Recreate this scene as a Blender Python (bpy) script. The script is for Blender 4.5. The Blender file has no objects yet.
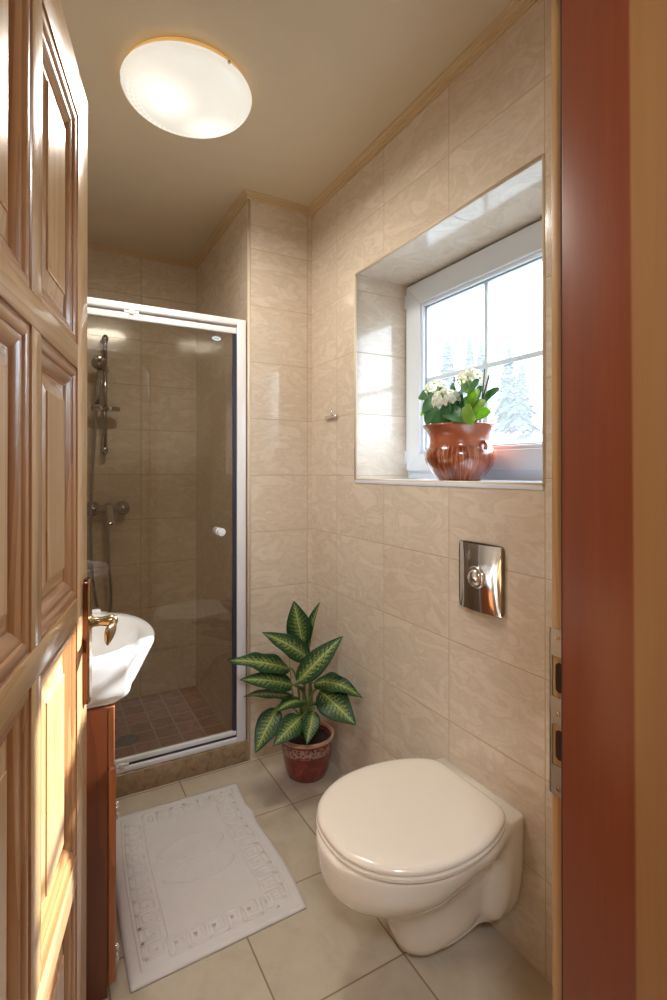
import bpy, bmesh, math, random
from mathutils import Vector, Matrix, noise as mnoise
PI = math.pi
random.seed(7)
S = bpy.context.scene
COL = S.collection
EYE = 1.264

# ------------------------------------------------------------------ camera
cam_data = bpy.data.cameras.new('camera')
cam = bpy.data.objects.new('camera', cam_data)
COL.objects.link(cam)
cam.location = (0, 0, EYE)
cam.rotation_euler = (PI/2 + 0.003, 0, -0.51)
cam_data.sensor_fit = 'HORIZONTAL'
cam_data.sensor_width = 36.0
cam_data.lens = 515.83/667*36
cam_data.shift_y = -(500-469.67)/667
cam_data.clip_start = 0.02
cam_data.clip_end = 500
S.camera = cam

# ------------------------------------------------------------------ exposure, sky, sun, ceiling lamp, added hall fill
S.view_settings.view_transform = 'Standard'
S.view_settings.look = 'None'
S.view_settings.gamma = 1.0
S.view_settings.use_curve_mapping = False
S.view_settings.exposure = 0.80
S.cycles.use_denoising = True
S.cycles.max_bounces = 12
S.cycles.diffuse_bounces = 8
S.cycles.glossy_bounces = 6
S.cycles.transparent_max_bounces = 16
S.cycles.caustics_reflective = False
S.cycles.caustics_refractive = False
S.cycles.sample_clamp_indirect = 6.0

SKY_STRENGTH = 5.0
SUN_STRENGTH = 11.0
HALL_FILL_POWER = 19.0
LAMP_POWER = 7.0

world = bpy.data.worlds.new('sky')
S.world = world
world.use_nodes = True
bg = world.node_tree.nodes['Background']
bg.inputs['Color'].default_value = (0.78, 0.89, 1.0, 1)
bg.inputs['Strength'].default_value = SKY_STRENGTH

def light(name, kind, loc, direction=None):
    d = bpy.data.lights.new(name, kind)
    o = bpy.data.objects.new(name, d)
    COL.objects.link(o)
    o.location = loc
    if direction is not None:
        o.rotation_euler = Vector(direction).to_track_quat('-Z', 'Y').to_euler()
    return o, d

sun_o, sun = light('sun', 'SUN', (6, 2, 6), (-1, -0.14, -0.72))
sun.energy = SUN_STRENGTH
sun.angle = math.radians(1.0)
sun.color = (1.0, 0.98, 0.96)
hall_o, hall = light('hall_fill_light', 'AREA', (-0.35, -0.75, 2.40), (0.3, 0.4, -1))  # unseen fill added on the hall side to brighten the right wall
hall.shape = 'DISK'; hall.size = 0.45
hall.energy = HALL_FILL_POWER
hall.color = (0.90, 0.95, 1.0)
lamp_o, lampd = light('ceiling_lamp_glow', 'AREA', (0.391, 1.635, 2.345), (0, 0, -1))
lampd.shape = 'DISK'; lampd.size = 0.36
lampd.energy = LAMP_POWER
lampd.color = (1.0, 0.92, 0.80)
portal_o, portal = light('window_portal', 'AREA', (1.40, 1.32, 1.64), (-1, 0, 0))
portal.shape = 'RECTANGLE'; portal.size = 0.95; portal.size_y = 0.9
portal.cycles.is_portal = True

# ------------------------------------------------------------------ material helpers
class NT:
    def __init__(self, name):
        self.m = bpy.data.materials.new(name); self.m.use_nodes = True
        self.t = self.m.node_tree
        self.b = self.t.nodes['Principled BSDF']
        self.out = self.t.nodes['Material Output']
    def n(self, typ, **kw):
        nd = self.t.nodes.new(typ)
        for k, v in kw.items(): setattr(nd, k, v)
        return nd
    def link(self, a, b): self.t.links.new(a, b)
    def sock(self, nd, i, v):
        if v is None: return
        if hasattr(v, 'is_output'): self.link(v, nd.inputs[i])
        else: nd.inputs[i].default_value = v
    def math(self, op, a, b=None, c=None):
        nd = self.n('ShaderNodeMath', operation=op)
        self.sock(nd, 0, a); self.sock(nd, 1, b); self.sock(nd, 2, c)
        return nd.outputs[0]
    def mix(self, f, a, b, blend='MIX'):
        nd = self.n('ShaderNodeMix', data_type='RGBA', blend_type=blend)
        self.sock(nd, 0, f); self.sock(nd, 6, a); self.sock(nd, 7, b)
        return nd.outputs[2]
    def mixf(self, f, a, b):
        nd = self.n('ShaderNodeMix', data_type='FLOAT')
        self.sock(nd, 0, f); self.sock(nd, 2, a); self.sock(nd, 3, b)
        return nd.outputs[0]
    def noise(self, vec, scale, detail=4, rough=0.55, dist=0.0):
        nd = self.n('ShaderNodeTexNoise')
        self.sock(nd, 'Vector', vec)
        nd.inputs['Scale'].default_value = scale; nd.inputs['Detail'].default_value = detail
        nd.inputs['Roughness'].default_value = rough; nd.inputs['Distortion'].default_value = dist
        return nd.outputs['Fac']
    def smooth(self, x, a, b):
        nd = self.n('ShaderNodeMapRange', interpolation_type='SMOOTHSTEP')
        self.sock(nd, 0, x); nd.inputs[1].default_value = a; nd.inputs[2].default_value = b
        return nd.outputs[0]
    def ramp(self, f, stops):
        nd = self.n('ShaderNodeValToRGB')
        e = nd.color_ramp.elements
        while len(e) < len(stops): e.new(0.5)
        for el, (p, c) in zip(e, stops): el.position = p; el.color = (*c, 1)
        self.link(f, nd.inputs[0]); return nd.outputs[0]
    def pos(self): return self.n('ShaderNodeNewGeometry').outputs['Position']
    def obj(self): return self.n('ShaderNodeTexCoord').outputs['Object']
    def sep(self, v):
        nd = self.n('ShaderNodeSeparateXYZ'); self.link(v, nd.inputs[0]); return nd.outputs
    def comb(self, x, y, z):
        nd = self.n('ShaderNodeCombineXYZ')
        self.sock(nd, 0, x); self.sock(nd, 1, y); self.sock(nd, 2, z); return nd.outputs[0]
    def vmul(self, v, s):
        nd = self.n('ShaderNodeVectorMath', operation='MULTIPLY'); self.link(v, nd.inputs[0]); nd.inputs[1].default_value = s; return nd.outputs[0]
    def vadd(self, a, b):
        nd = self.n('ShaderNodeVectorMath', operation='ADD'); self.sock(nd, 0, a); self.sock(nd, 1, b); return nd.outputs[0]
    def bump(self, h, strength=0.3, dist=0.002):
        nd = self.n('ShaderNodeBump'); nd.inputs['Strength'].default_value = strength; nd.inputs['Distance'].default_value = dist
        self.link(h, nd.inputs['Height']); self.link(nd.outputs[0], self.b.inputs['Normal'])
    def set(self, **kw):
        for k, v in kw.items(): self.sock(self.b, k.replace('_', ' '), v)
        return self

def plain(name, col, rough=0.5, metal=0.0, coat=0.0, var=0.06, vscale=9.0, bump=0.0, bscale=200.0):
    t = NT(name)
    f = t.noise(t.obj(), vscale, 3)
    a = tuple(c*(1-var) for c in col) + (1,); b = tuple(min(1, c*(1+var)) for c in col) + (1,)
    t.set(Base_Color=t.mix(f, a, b), Roughness=rough, Metallic=metal)
    t.b.inputs['Coat Weight'].default_value = coat
    t.b.inputs['Coat Roughness'].default_value = 0.06
    if bump: t.bump(t.noise(t.obj(), bscale, 3), bump, 0.001)
    return t.m

def tile_mat(name, ux, uy, uz, tx, ty, tz, stops, grout, rough=0.16, coat=0.35, gw=0.0014, vscale=6.0, var=0.10, dist=1.6, stretch=(1, 1, 1)):
    """tiles laid on world axes; the face's own normal picks the two axes"""
    t = NT(name)
    g = t.n('ShaderNodeNewGeometry')
    p = t.sep(g.outputs['Position']); nn = t.sep(g.outputs['True Normal'])
    nx = t.math('GREATER_THAN', t.math('ABSOLUTE', nn[0]), 0.5)
    nz = t.math('GREATER_THAN', t.math('ABSOLUTE', nn[2]), 0.5)
    X = t.math('DIVIDE', t.math('SUBTRACT', p[0], ux), tx)
    Y = t.math('DIVIDE', t.math('SUBTRACT', p[1], uy), ty)
    Z = t.math('DIVIDE', t.math('SUBTRACT', p[2], uz), tz)
    U = t.mixf(nx, X, Y); V = t.mixf(nz, Z, Y)
    us = t.mixf(nx, tx, ty); vs = t.mixf(nz, tz, ty)
    def edge(c, s):
        f = t.math('FRACT', c)
        return t.math('MULTIPLY', t.math('MINIMUM', f, t.math('SUBTRACT', 1.0, f)), s)
    d = t.math('MINIMUM', edge(U, us), edge(V, vs))
    grt = t.smooth(d, gw*1.5, gw*0.7)
    cell = t.comb(t.math('FLOOR', U), t.math('FLOOR', V), nx)
    wn = t.n('ShaderNodeTexWhiteNoise'); t.link(cell, wn.inputs['Vector'])
    off = t.n('ShaderNodeVectorMath', operation='SCALE'); t.link(wn.outputs['Color'], off.inputs[0]); off.inputs[3].default_value = 17.0
    mp = t.n('ShaderNodeMapping'); t.link(g.outputs['Position'], mp.inputs['Vector']); mp.inputs['Rotation'].default_value = (0.65, 0.65, 0.4); mp.inputs['Scale'].default_value = stretch
    v = t.vadd(mp.outputs[0], off.outputs[0])
    f = t.noise(v, vscale, 7, 0.62, dist)
    c = t.ramp(f, stops)
    c = t.mix(var, c, t.ramp(wn.outputs['Value'], [(0.0, (0.30, 0.30, 0.30)), (1.0, (0.70, 0.70, 0.70))]), 'OVERLAY')
    c = t.mix(grt, c, (*grout, 1))
    t.set(Base_Color=c, Roughness=t.mixf(grt, rough, 0.8))
    t.b.inputs['Coat Weight'].default_value = coat
    t.b.inputs['Coat Roughness'].default_value = 0.05
    h = t.math('ADD', t.smooth(d, 0.0, gw*2.4), t.math('MULTIPLY', f, 0.10))
    t.bump(h, 0.5, 0.0012)
    return t.m

def wood(name, axis, c1, c2, c3, rough=0.3, coat=0.5, ring=60.0, fine=1.0):
    """grain runs along the given local axis"""
    t = NT(name)
    s = [1.0, 1.0, 1.0]; s['xyz'.index(axis)] = 0.045
    o = t.vmul(t.obj(), tuple(s))
    w = t.noise(o, 9.0, 3, 0.5, 0.3)
    bands = t.math('FRACT', t.math('MULTIPLY', w, ring*0.22))
    bands = t.math('POWER', bands, 1.6)
    fib = t.noise(o, 260.0*fine, 2)
    big = t.noise(o, 14.0, 2)
    c = t.ramp(big, [(0.30, c1), (0.55, c2), (0.75, c1)])
    c = t.mix(t.math('MULTIPLY', bands, 0.55), c, (*c3, 1))
    c = t.mix(t.math('MULTIPLY', fib, 0.22), c, (*c3, 1))
    t.set(Base_Color=c, Roughness=rough)
    t.b.inputs['Coat Weight'].default_value = coat
    t.b.inputs['Coat Roughness'].default_value = 0.12
    t.bump(fib, 0.08, 0.0006)
    return t.m

def thin_glass(name, tint, refl=1.0, veil=0.0, rough=0.0):
    t = NT(name)
    tr = t.n('ShaderNodeBsdfTransparent'); tr.inputs[0].default_value = (*tint, 1)
    gl = t.n('ShaderNodeBsdfGlossy'); gl.inputs['Roughness'].default_value = rough
    fr = t.n('ShaderNodeFresnel'); fr.inputs[0].default_value = 1.5
    g = t.n('ShaderNodeNewGeometry')
    fac = t.math('MULTIPLY', fr.outputs[0], refl)
    fac = t.math('MULTIPLY', fac, t.math('SUBTRACT', 1.0, g.outputs['Backfacing']))
    m = t.n('ShaderNodeMixShader'); t.link(fac, m.inputs[0]); t.link(tr.outputs[0], m.inputs[1]); t.link(gl.outputs[0], m.inputs[2])
    last = m.outputs[0]
    if veil:  # milky veil mixed in to imitate bright haze over the view
        tl = t.n('ShaderNodeBsdfTranslucent'); tl.inputs[0].default_value = (0.9, 0.95, 1.0, 1)
        m2 = t.n('ShaderNodeMixShader'); m2.inputs[0].default_value = veil
        t.link(last, m2.inputs[1]); t.link(tl.outputs[0], m2.inputs[2]); last = m2.outputs[0]
    t.link(last, t.out.inputs[0])
    return t.m

# ------------------------------------------------------------------ materials
MARBLE = [(0.26, (0.55, 0.465, 0.37)), (0.42, (0.69, 0.605, 0.505)), (0.50, (0.62, 0.535, 0.435)), (0.58, (0.72, 0.635, 0.54)), (0.74, (0.64, 0.555, 0.455))]
ROW0 = -0.0185 + EYE
M = {}
M['wall_tile'] = tile_mat('beige_marble_tile', 0.715, 0.8653, ROW0, 0.35, 0.3507, 0.25, MARBLE, (0.50, 0.38, 0.26), rough=0.14, coat=0.5, vscale=6.5, dist=0.8, stretch=(1, 1, 2.4))
M['wall_tile_shower'] = tile_mat('beige_marble_tile_shower', 0.469, 0.8653, ROW0, 0.35, 0.3507, 0.25, MARBLE, (0.40, 0.30, 0.20), rough=0.14, coat=0.5, vscale=6.5, dist=0.8, stretch=(1, 1, 2.4))
STONE = [(0.25, (0.42, 0.355, 0.27)), (0.50, (0.51, 0.445, 0.35)), (0.75, (0.57, 0.505, 0.41))]
M['floor_tile'] = tile_mat('floor_stone_tile', 0.480, 1.790, 0, 0.342, 0.3485, 0.3, STONE, (0.27, 0.19, 0.11), rough=0.36, coat=0.08, gw=0.0020, vscale=9, var=0.14, dist=0.6)
BROWN = [(0.25, (0.24, 0.115, 0.08)), (0.5, (0.38, 0.20, 0.145)), (0.75, (0.46, 0.28, 0.20))]
M['shower_floor'] = tile_mat('shower_floor_mosaic', 0.778, 3.05, 0, 0.105, 0.105, 0.105, BROWN, (0.46, 0.38, 0.29), rough=0.5, coat=0.0, gw=0.0045, vscale=14, var=0.35, dist=1.0)
TRAV = [(0.30, (0.19, 0.115, 0.06)), (0.5, (0.33, 0.235, 0.14)), (0.72, (0.41, 0.305, 0.19))]
M['curb_tile'] = tile_mat('curb_brown_stone', 0.766, 0.9, 0.5, 0.35, 0.35, 0.8, TRAV, (0.3, 0.2, 0.12), rough=0.3, coat=0.25, vscale=26, dist=0.9)
M['ceiling'] = plain('cream_ceiling_paint', (0.63, 0.54, 0.395), 0.45, var=0.02, coat=0.0)
M['crown'] = plain('cream_moulding_paint', (0.60, 0.465, 0.285), 0.5, var=0.03)
M['tile_edge'] = plain('beige_tile_edge_profile', (0.70, 0.59, 0.47), 0.3, var=0.03)
M['pvc'] = plain('white_window_plastic', (0.73, 0.81, 0.91), 0.28, coat=0.2, var=0.01)
M['gasket'] = plain('grey_rubber', (0.25, 0.29, 0.33), 0.6)
M['pane'] = thin_glass('window_glass', (0.97, 0.985, 0.99), 1.0, veil=0.04)
M['shower_glass'] = thin_glass('grey_tinted_shower_glass', (0.86, 0.84, 0.79), 2.4)
M['alu'] = plain('white_enamelled_metal', (0.80, 0.83, 0.88), 0.25, coat=0.4, var=0.01)
M['seal_and_gap_shade'] = plain('dark_blue_grey_seal_and_gap_shade', (0.035, 0.035, 0.075), 0.4)
M['chrome'] = plain('chrome', (0.78, 0.78, 0.80), 0.08, metal=1.0, var=0.01)
M['chrome_shower'] = plain('shower_chrome', (0.50, 0.50, 0.52), 0.07, metal=1.0, var=0.01)
M['steel'] = plain('brushed_steel', (0.34, 0.335, 0.33), 0.45, metal=1.0, var=0.06)
M['brass'] = plain('aged_bronze', (0.38, 0.27, 0.16), 0.26, metal=1.0, var=0.15)
M['plate_reflection'] = plain('bronze_bright_reflection', (0.70, 0.52, 0.32), 0.14, metal=1.0, var=0.1)  # lighter copy for the handle plate's front, its bright reflection put into the colour
M['plate_face'] = plain('bronze_dark_reflection', (0.22, 0.09, 0.055), 0.12, metal=1.0, var=0.15)  # dark red copy for the handle plate's edge, its dark reflection as colour
M['ceramic'] = plain('cream_white_ceramic', (0.80, 0.755, 0.685), 0.14, coat=0.6, var=0.01)
M['seat'] = plain('cream_seat_plastic', (0.82, 0.77, 0.695), 0.16, coat=0.4, var=0.01)
M['sink'] = plain('white_ceramic', (0.86, 0.88, 0.90), 0.10, coat=0.6, var=0.01)
PINE = ((0.64, 0.42, 0.215), (0.73, 0.51, 0.285), (0.45, 0.23, 0.09))
M['pine_z'] = wood('pine_upright_grain', 'z', *PINE)
M['pine_x'] = wood('pine_cross_grain', 'x', *PINE)
PINE_SHADED = ((0.45, 0.205, 0.072), (0.57, 0.31, 0.135), (0.24, 0.075, 0.024))  # darker red than the leaf to imitate dark reflections on the moulding slopes
M['mould_z'] = wood('pine_moulding_upright', 'z', *PINE_SHADED, coat=0.7)
M['mould_x'] = wood('pine_moulding_cross', 'x', *PINE_SHADED, coat=0.7)
M['cabinet'] = wood('reddish_brown_veneer', 'z', (0.18, 0.044, 0.014), (0.23, 0.060, 0.018), (0.10, 0.022, 0.008), rough=0.34, coat=0.35, fine=0.7)
M['cabinet_edge'] = wood('reddish_brown_edge', 'z', (0.40, 0.13, 0.05), (0.46, 0.16, 0.06), (0.25, 0.07, 0.02), rough=0.3, coat=0.4)
M['towel'] = plain('white_terry', (0.65, 0.625, 0.625), 0.95, var=0.05, vscale=30, bump=0.55, bscale=420)
M['soil'] = plain('dark_soil', (0.03, 0.02, 0.014), 0.95, var=0.5, vscale=60, bump=0.6, bscale=90)
M['stem'] = plain('pale_green_stem', (0.17, 0.26, 0.07), 0.4, var=0.2, vscale=20)
M['hall'] = plain('hall_wall_paint', (0.55, 0.45, 0.33), 0.7)
M['hall_floor'] = wood('hall_floor_boards', 'x', (0.33, 0.18, 0.08), (0.40, 0.23, 0.10), (0.2, 0.1, 0.04))

# ------------------------------------------------------------------ mesh helpers
class MB:
    """collects shapes in world coordinates (or in the local frame of its root when local=True)"""
    def __init__(self): self.bm = bmesh.new(); self.uv = None
    def add(self, verts, faces):
        vs = [self.bm.verts.new(v) for v in verts]
        for f in faces:
            try: self.bm.faces.new([vs[i] for i in f])
            except ValueError: pass
        return vs
    def box(self, x0, x1, y0, y1, z0, z1):
        x0, x1 = sorted((x0, x1)); y0, y1 = sorted((y0, y1)); z0, z1 = sorted((z0, z1))
        v = [(x0, y0, z0), (x1, y0, z0), (x1, y1, z0), (x0, y1, z0), (x0, y0, z1), (x1, y0, z1), (x1, y1, z1), (x0, y1, z1)]
        self.add(v, [(3, 2, 1, 0), (4, 5, 6, 7), (0, 1, 5, 4), (1, 2, 6, 5), (2, 3, 7, 6), (3, 0, 4, 7)])
        return self
    def loft(self, rings, cap0=True, cap1=True, closed=True):
        n = len(rings[0]); vs = []
        for r in rings: vs.append([self.bm.verts.new(p) for p in r])
        for a, b in zip(vs[:-1], vs[1:]):
            for i in range(n if closed else n-1):
                j = (i+1) % n
                try: self.bm.faces.new((a[i], a[j], b[j], b[i]))
                except ValueError: pass
        if cap0: self.bm.faces.new(vs[0][::-1])
        if cap1: self.bm.faces.new(vs[-1])
        return self
    def lathe(self, prof, c=(0, 0, 0), n=48, axis='z', cap0=False, cap1=False):
        rings = []
        for r, h in prof:
            ring = []
            for i in range(n):
                a = 2*PI*i/n; u, w = r*math.cos(a), r*math.sin(a)
                if axis == 'z': p = (c[0]+u, c[1]+w, c[2]+h)
                elif axis == 'y': p = (c[0]+w, c[1]+h, c[2]+u)
                else: p = (c[0]+h, c[1]+u, c[2]+w)
                ring.append(p)
            rings.append(ring)
        return self.loft(rings, cap0, cap1)
    def tube(self, pts, r, n=10, taper=None):
        pts = [Vector(p) for p in pts]; rings = []; prev = None
        for i, p in enumerate(pts):
            d = (pts[min(i+1, len(pts)-1)] - pts[max(i-1, 0)]).normalized()
            if prev is None:
                a = Vector((0, 0, 1)) if abs(d.z) < 0.9 else Vector((1, 0, 0))
                u = d.cross(a).normalized()
            else:
                u = (prev - d*prev.dot(d)).normalized()
            w = d.cross(u); prev = u
            rr = r if taper is None else r + (taper-r)*i/(len(pts)-1)
            rings.append([p + (u*math.cos(2*PI*k/n) + w*math.sin(2*PI*k/n))*rr for k in range(n)])
        return self.loft(rings)
    def sphere(self, c, r, seg=20, ring=12, scale=(1, 1, 1)):
        m = Matrix.Translation(c) @ Matrix.Diagonal((*scale, 1))
        bmesh.ops.create_uvsphere(self.bm, u_segments=seg, v_segments=ring, radius=r, matrix=m)
        return self
    def build(self, name, mat, parent=None, smooth=False, bevel=0.0, seg=2, local=False, subsurf=0, angle=0.6):
        bm = self.bm
        if not local and parent is not None:
            off = Vector((0, 0, 0)); p = parent
            while p is not None: off += p.location; p = p.parent
            bmesh.ops.translate(bm, verts=bm.verts[:], vec=-off)
        bmesh.ops.recalc_face_normals(bm, faces=bm.faces[:])
        me = bpy.data.meshes.new(name)
        if smooth:
            for f in bm.faces: f.smooth = True
        bm.to_mesh(me); bm.free()
        me.materials.append(M[mat] if isinstance(mat, str) else mat)
        o = bpy.data.objects.new(name, me); COL.objects.link(o)
        if parent is not None: o.parent = parent
        if bevel:
            b = o.modifiers.new('bevel', 'BEVEL'); b.width = bevel; b.segments = seg; b.limit_method = 'ANGLE'; b.angle_limit = angle
            b.harden_normals = False
            for f in me.polygons: f.use_smooth = True
            if hasattr(me, 'set_sharp_from_angle'): pass
        if subsurf:
            s = o.modifiers.new('subsurf', 'SUBSURF'); s.levels = subsurf; s.render_levels = subsurf
        return o

def spline(pts, n=10):
    P = [Vector(p) for p in pts]; P = [P[0]*2-P[1]] + P + [P[-1]*2-P[-2]]; out = []
    for i in range(1, len(P)-2):
        for k in range(n):
            t_ = k/n; a, b, c, d = P[i-1:i+3]
            out.append(0.5*((2*b)+(c-a)*t_+(2*a-5*b+4*c-d)*t_*t_+(3*b-a-3*c+d)*t_**3))
    out.append(P[-2]); return out
def sharp(o, ang=0.7):
    o.data.set_sharp_from_angle(angle=ang); return o
def tag(o, label, cat=None, group=None, kind=None):
    o['label'] = label
    if cat: o['category'] = cat
    if group: o['group'] = group
    if kind: o['kind'] = kind
    return o
def thing(name, loc, label, cat, group=None, rz=0.0):
    o = bpy.data.objects.new(name, None); COL.objects.link(o)
    o.location = loc; o.rotation_euler = (0, 0, rz); o.empty_display_size = 0.05
    return tag(o, label, cat, group)
def struct(o, label): return tag(o, label, kind='structure')
def structure_root(name, loc, label, rz=0.0):
    o = bpy.data.objects.new(name, None); COL.objects.link(o)
    o.location = loc; o.rotation_euler = (0, 0, rz); o.empty_display_size = 0.05
    return tag(o, label, kind='structure')

# ------------------------------------------------------------------ the room
WX = 1.0884           # tiled wall with the window
YB = 2.154            # tiled wall beside the shower
XC = 0.7781           # outer corner of that wall / shower side
YS = 3.05             # shower back wall
XL = -0.17            # left wall
CZ = 2.480            # ceiling
Y_IN, Y_OUT = 0.515, 0.27     # the wall with the doorway
WY0, WY1, WZ0, WZ1 = 0.868, 1.769, 1.229, 2.056
XO = 1.46

struct(MB().box(XL-0.1, XO, Y_OUT, YB+0.02, -0.12, 0).build('floor', 'floor_tile'), 'beige square stone floor tiles of the bathroom')
struct(MB().box(XL-0.1, XC+0.02, YB+0.02, YS+0.1, -0.12, 0.004).build('floor_shower', 'shower_floor'), 'brown mosaic tile floor inside the shower')
struct(MB().box(-1.6, XO, -2.2, YS+0.1, CZ, CZ+0.12).build('ceiling', 'ceiling'), 'cream painted ceiling')
w = MB()
w.box(WX, XO, Y_OUT-0.4, WY0, -0.12, CZ); w.box(WX, XO, WY1, YS+0.1, -0.12, CZ)
w.box(WX, XO, WY0, WY1, -0.12, WZ0); w.box(WX, XO, WY0, WY1, WZ1, CZ)
struct(w.build('wall_right', 'wall_tile'), 'beige marble tiled wall with the deep window opening')
struct(MB().box(XC, WX, YB, YS+0.1, -0.12, CZ).build('wall_back', 'wall_tile'), 'beige tiled wall block between the shower and the window wall')
struct(MB().box(XL-0.1, XC, YS, YS+0.1, -0.12, CZ).build('wall_shower', 'wall_tile_shower'), 'beige tiled rear wall of the shower')
struct(MB().box(XL-0.1, XL, Y_OUT, YS, -0.12, CZ).build('wall_left', 'wall_tile_shower'), 'beige tiled wall behind the washbasin')
w = MB()
w.box(-1.6, -0.13, Y_OUT, Y_IN, -0.12, CZ); w.box(0.70, WX, Y_OUT, Y_IN, -0.12, CZ); w.box(-0.13, 0.70, Y_OUT, Y_IN, 2.09, CZ)
struct(w.build('wall_front', 'wall_tile'), 'tiled wall around the bathroom doorway')
w = MB()
w.box(-1.7, -1.6, -2.2, Y_IN, -0.12, CZ); w.box(WX, XO, -2.2, Y_OUT-0.4, -0.12, CZ); w.box(-1.7, XO, -2.3, -2.2, -0.12, CZ)
struct(w.build('wall_hall', 'hall'), 'painted walls of the hallway outside the bathroom')
struct(MB().box(-1.6, WX, -2.2, Y_OUT, -0.12, -0.001).build('floor_hall', 'hall_floor'), 'wooden floor of the hallway')
# shower kerb
struct(MB().box(XL, XC, YB-0.004, YB+0.10, 0, 0.085).build('trim_6', 'curb_tile', bevel=0.002), 'brown stone kerb under the shower door')

# crown moulding: profile (out from the wall, height), swept along a polyline
CROWN = [(0, 2.456), (0.005, 2.456), (0.006, 2.4605), (0.012, 2.4615), (0.013, 2.4675), (0.020, 2.4685), (0.0215, 2.4735), (0.031, 2.4745), (0.033, 2.4765), (0.033, CZ), (0, CZ)]
def crown(name, stations, label):
    # stations: (x, y, ox, oy): base point on the wall and the mitred outward vector
    m = MB()
    m.loft([[(x+ox*o, y+oy*o, z) for o, z in CROWN] for x, y, ox, oy in stations])
    struct(m.build(name, 'crown'), label)
crown('trim_1', [(WX, Y_IN, -1, 0), (WX, YB, -1, -1)], 'cream crown moulding above the window wall')
crown('trim_2', [(WX, YB, -1, -1), (XC, YB, -1, -1)], 'cream crown moulding above the short wall beside the shower')
crown('trim_3', [(XC, YB, -1, -1), (XC, YS, -1, -1)], 'cream crown moulding above the shower side wall')
crown('trim_4', [(XC, YS, -1, -1), (XL, YS, 1, -1)], 'cream crown moulding above the shower rear wall')
# rounded edge profiles on the tile corners
def edge_bar(m, a, b, r): m.tube([a, b], r, 10)
m = MB(); edge_bar(m, (XC+0.003, YB+0.003, 0), (XC+0.003, YB+0.003, 2.456), 0.0075)
struct(m.build('trim_5', 'tile_edge', smooth=True), 'beige corner profile at the shower corner')
m = MB(); r = 0.006
for a, b in (((WY0, WZ0), (WY0, WZ1)), ((WY0, WZ1), (WY1, WZ1)), ((WY1, WZ1), (WY1, WZ0)), ((WY1, WZ0), (WY0, WZ0))):
    edge_bar(m, (WX+0.003, a[0], a[1]), (WX+0.003, b[0], b[1]), r)
struct(m.build('trim_7', 'tile_edge', smooth=True), 'beige edge profile framing the window opening')

# ------------------------------------------------------------------ window
win = structure_root('window_1', (1.37, (WY0+WY1)/2, WZ0), 'white plastic window with four panes in the tiled opening')
FX0, FX1 = 1.339, 1.415
def frame_ring(m, x0, x1, y0, y1, z0, z1, wd, wdb=None):
    """four mitred bars"""
    wdb = wd if wdb is None else wdb
    o = [(y0, z0), (y1, z0), (y1, z1), (y0, z1)]; i = [(y0+wd, z0+wdb), (y1-wd, z0+wdb), (y1-wd, z1-wd), (y0+wd, z1-wd)]
    for k in range(4):
        j = (k+1) % 4; q = [o[k], o[j], i[j], i[k]]
        m.add([(x0, *p) for p in q] + [(x1, *p) for p in q], [(0, 1, 2, 3), (7, 6, 5, 4), (0, 4, 5, 1), (1, 5, 6, 2), (2, 6, 7, 3), (3, 7, 4, 0)])
m = MB(); frame_ring(m, FX0+0.014, FX1, WY0, WY1, WZ0+0.004, WZ1-0.004, 0.052, 0.05)
m.build('window_frame', 'pvc', win, bevel=0.003)
SY0, SY1, SZ0, SZ1 = WY0+0.006, WY1-0.006, WZ0+0.036, WZ1-0.012
m = MB(); frame_ring(m, FX0, FX1-0.012, SY0, SY1, SZ0, SZ1, 0.092, 0.072)
sash = m.build('sash', 'pvc', win, bevel=0.004, seg=3)
m = MB(); frame_ring(m, FX0+0.008, FX1-0.02, SY0+0.092, SY1-0.092, SZ0+0.072, SZ1-0.092, 0.014)
m.build('glazing_bead', 'pvc', sash, bevel=0.004, seg=2)
GY0, GY1, GZ0, GZ1 = SY0+0.106, SY1-0.106, SZ0+0.086, SZ1-0.106
m = MB(); frame_ring(m, 1.358, 1.3655, GY0, GY1, GZ0, GZ1, 0.004)
m.build('gasket', 'gasket', sash)
m = MB(); m.box(1.366, 1.369, GY0, GY1, GZ0, GZ1)
m.build('pane', 'pane', win)
gmy = 1.338; gmz = 1.640
m = MB(); m.box(1.372, 1.380, gmy-0.009, gmy+0.009, GZ0, GZ1); m.box(1.3725, 1.3795, GY0, GY1, gmz-0.009, gmz+0.009)
m.build('glazing_bar', 'pvc', win)
for z in (SZ0+0.03, SZ1-0.09):
    m = MB(); m.tube([(FX0+0.004, SY1+0.006, z), (FX0+0.004, SY1+0.006, z+0.055)], 0.0065, 12)
    m.build('hinge', 'pvc', win, smooth=True)
m = MB(); m.box(WX-0.003, FX0+0.016, WY0+0.001, WY1-0.001, WZ0-0.014, WZ0+0.003)
m.build('window_sill', 'pvc', win, bevel=0.003)

# ------------------------------------------------------------------ outside: snowy ground and conifers
t = NT('pale_winter_field'); t.set(Base_Color=t.ramp(t.noise(t.pos(), 0.35, 5), [(0.35, (0.085, 0.105, 0.115)), (0.65, (0.14, 0.16, 0.17))]), Roughness=0.8); M['snow'] = t.m
m = MB(); N = 24
gv = [[(1.8+60*i/N, -40+100*j/N, -0.6+0.5*mnoise.noise((i*0.4, j*0.4, 0))+5.6*max(0, min(1, (i-5)/6.0))) for j in range(N+1)] for i in range(N+1)]
m.loft(gv, False, False, closed=False)
struct(m.build('ground', 'snow', smooth=True), 'pale hazy field outside the window')
t = NT('conifer_needles'); t.set(Base_Color=t.ramp(t.noise(t.obj(), 3.0, 4), [(0.3, (0.030, 0.048, 0.045)), (0.7, (0.075, 0.10, 0.095))]), Roughness=0.8); M['needles'] = t.m
M['bark'] = plain('bark', (0.16, 0.11, 0.08), 0.9)
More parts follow.
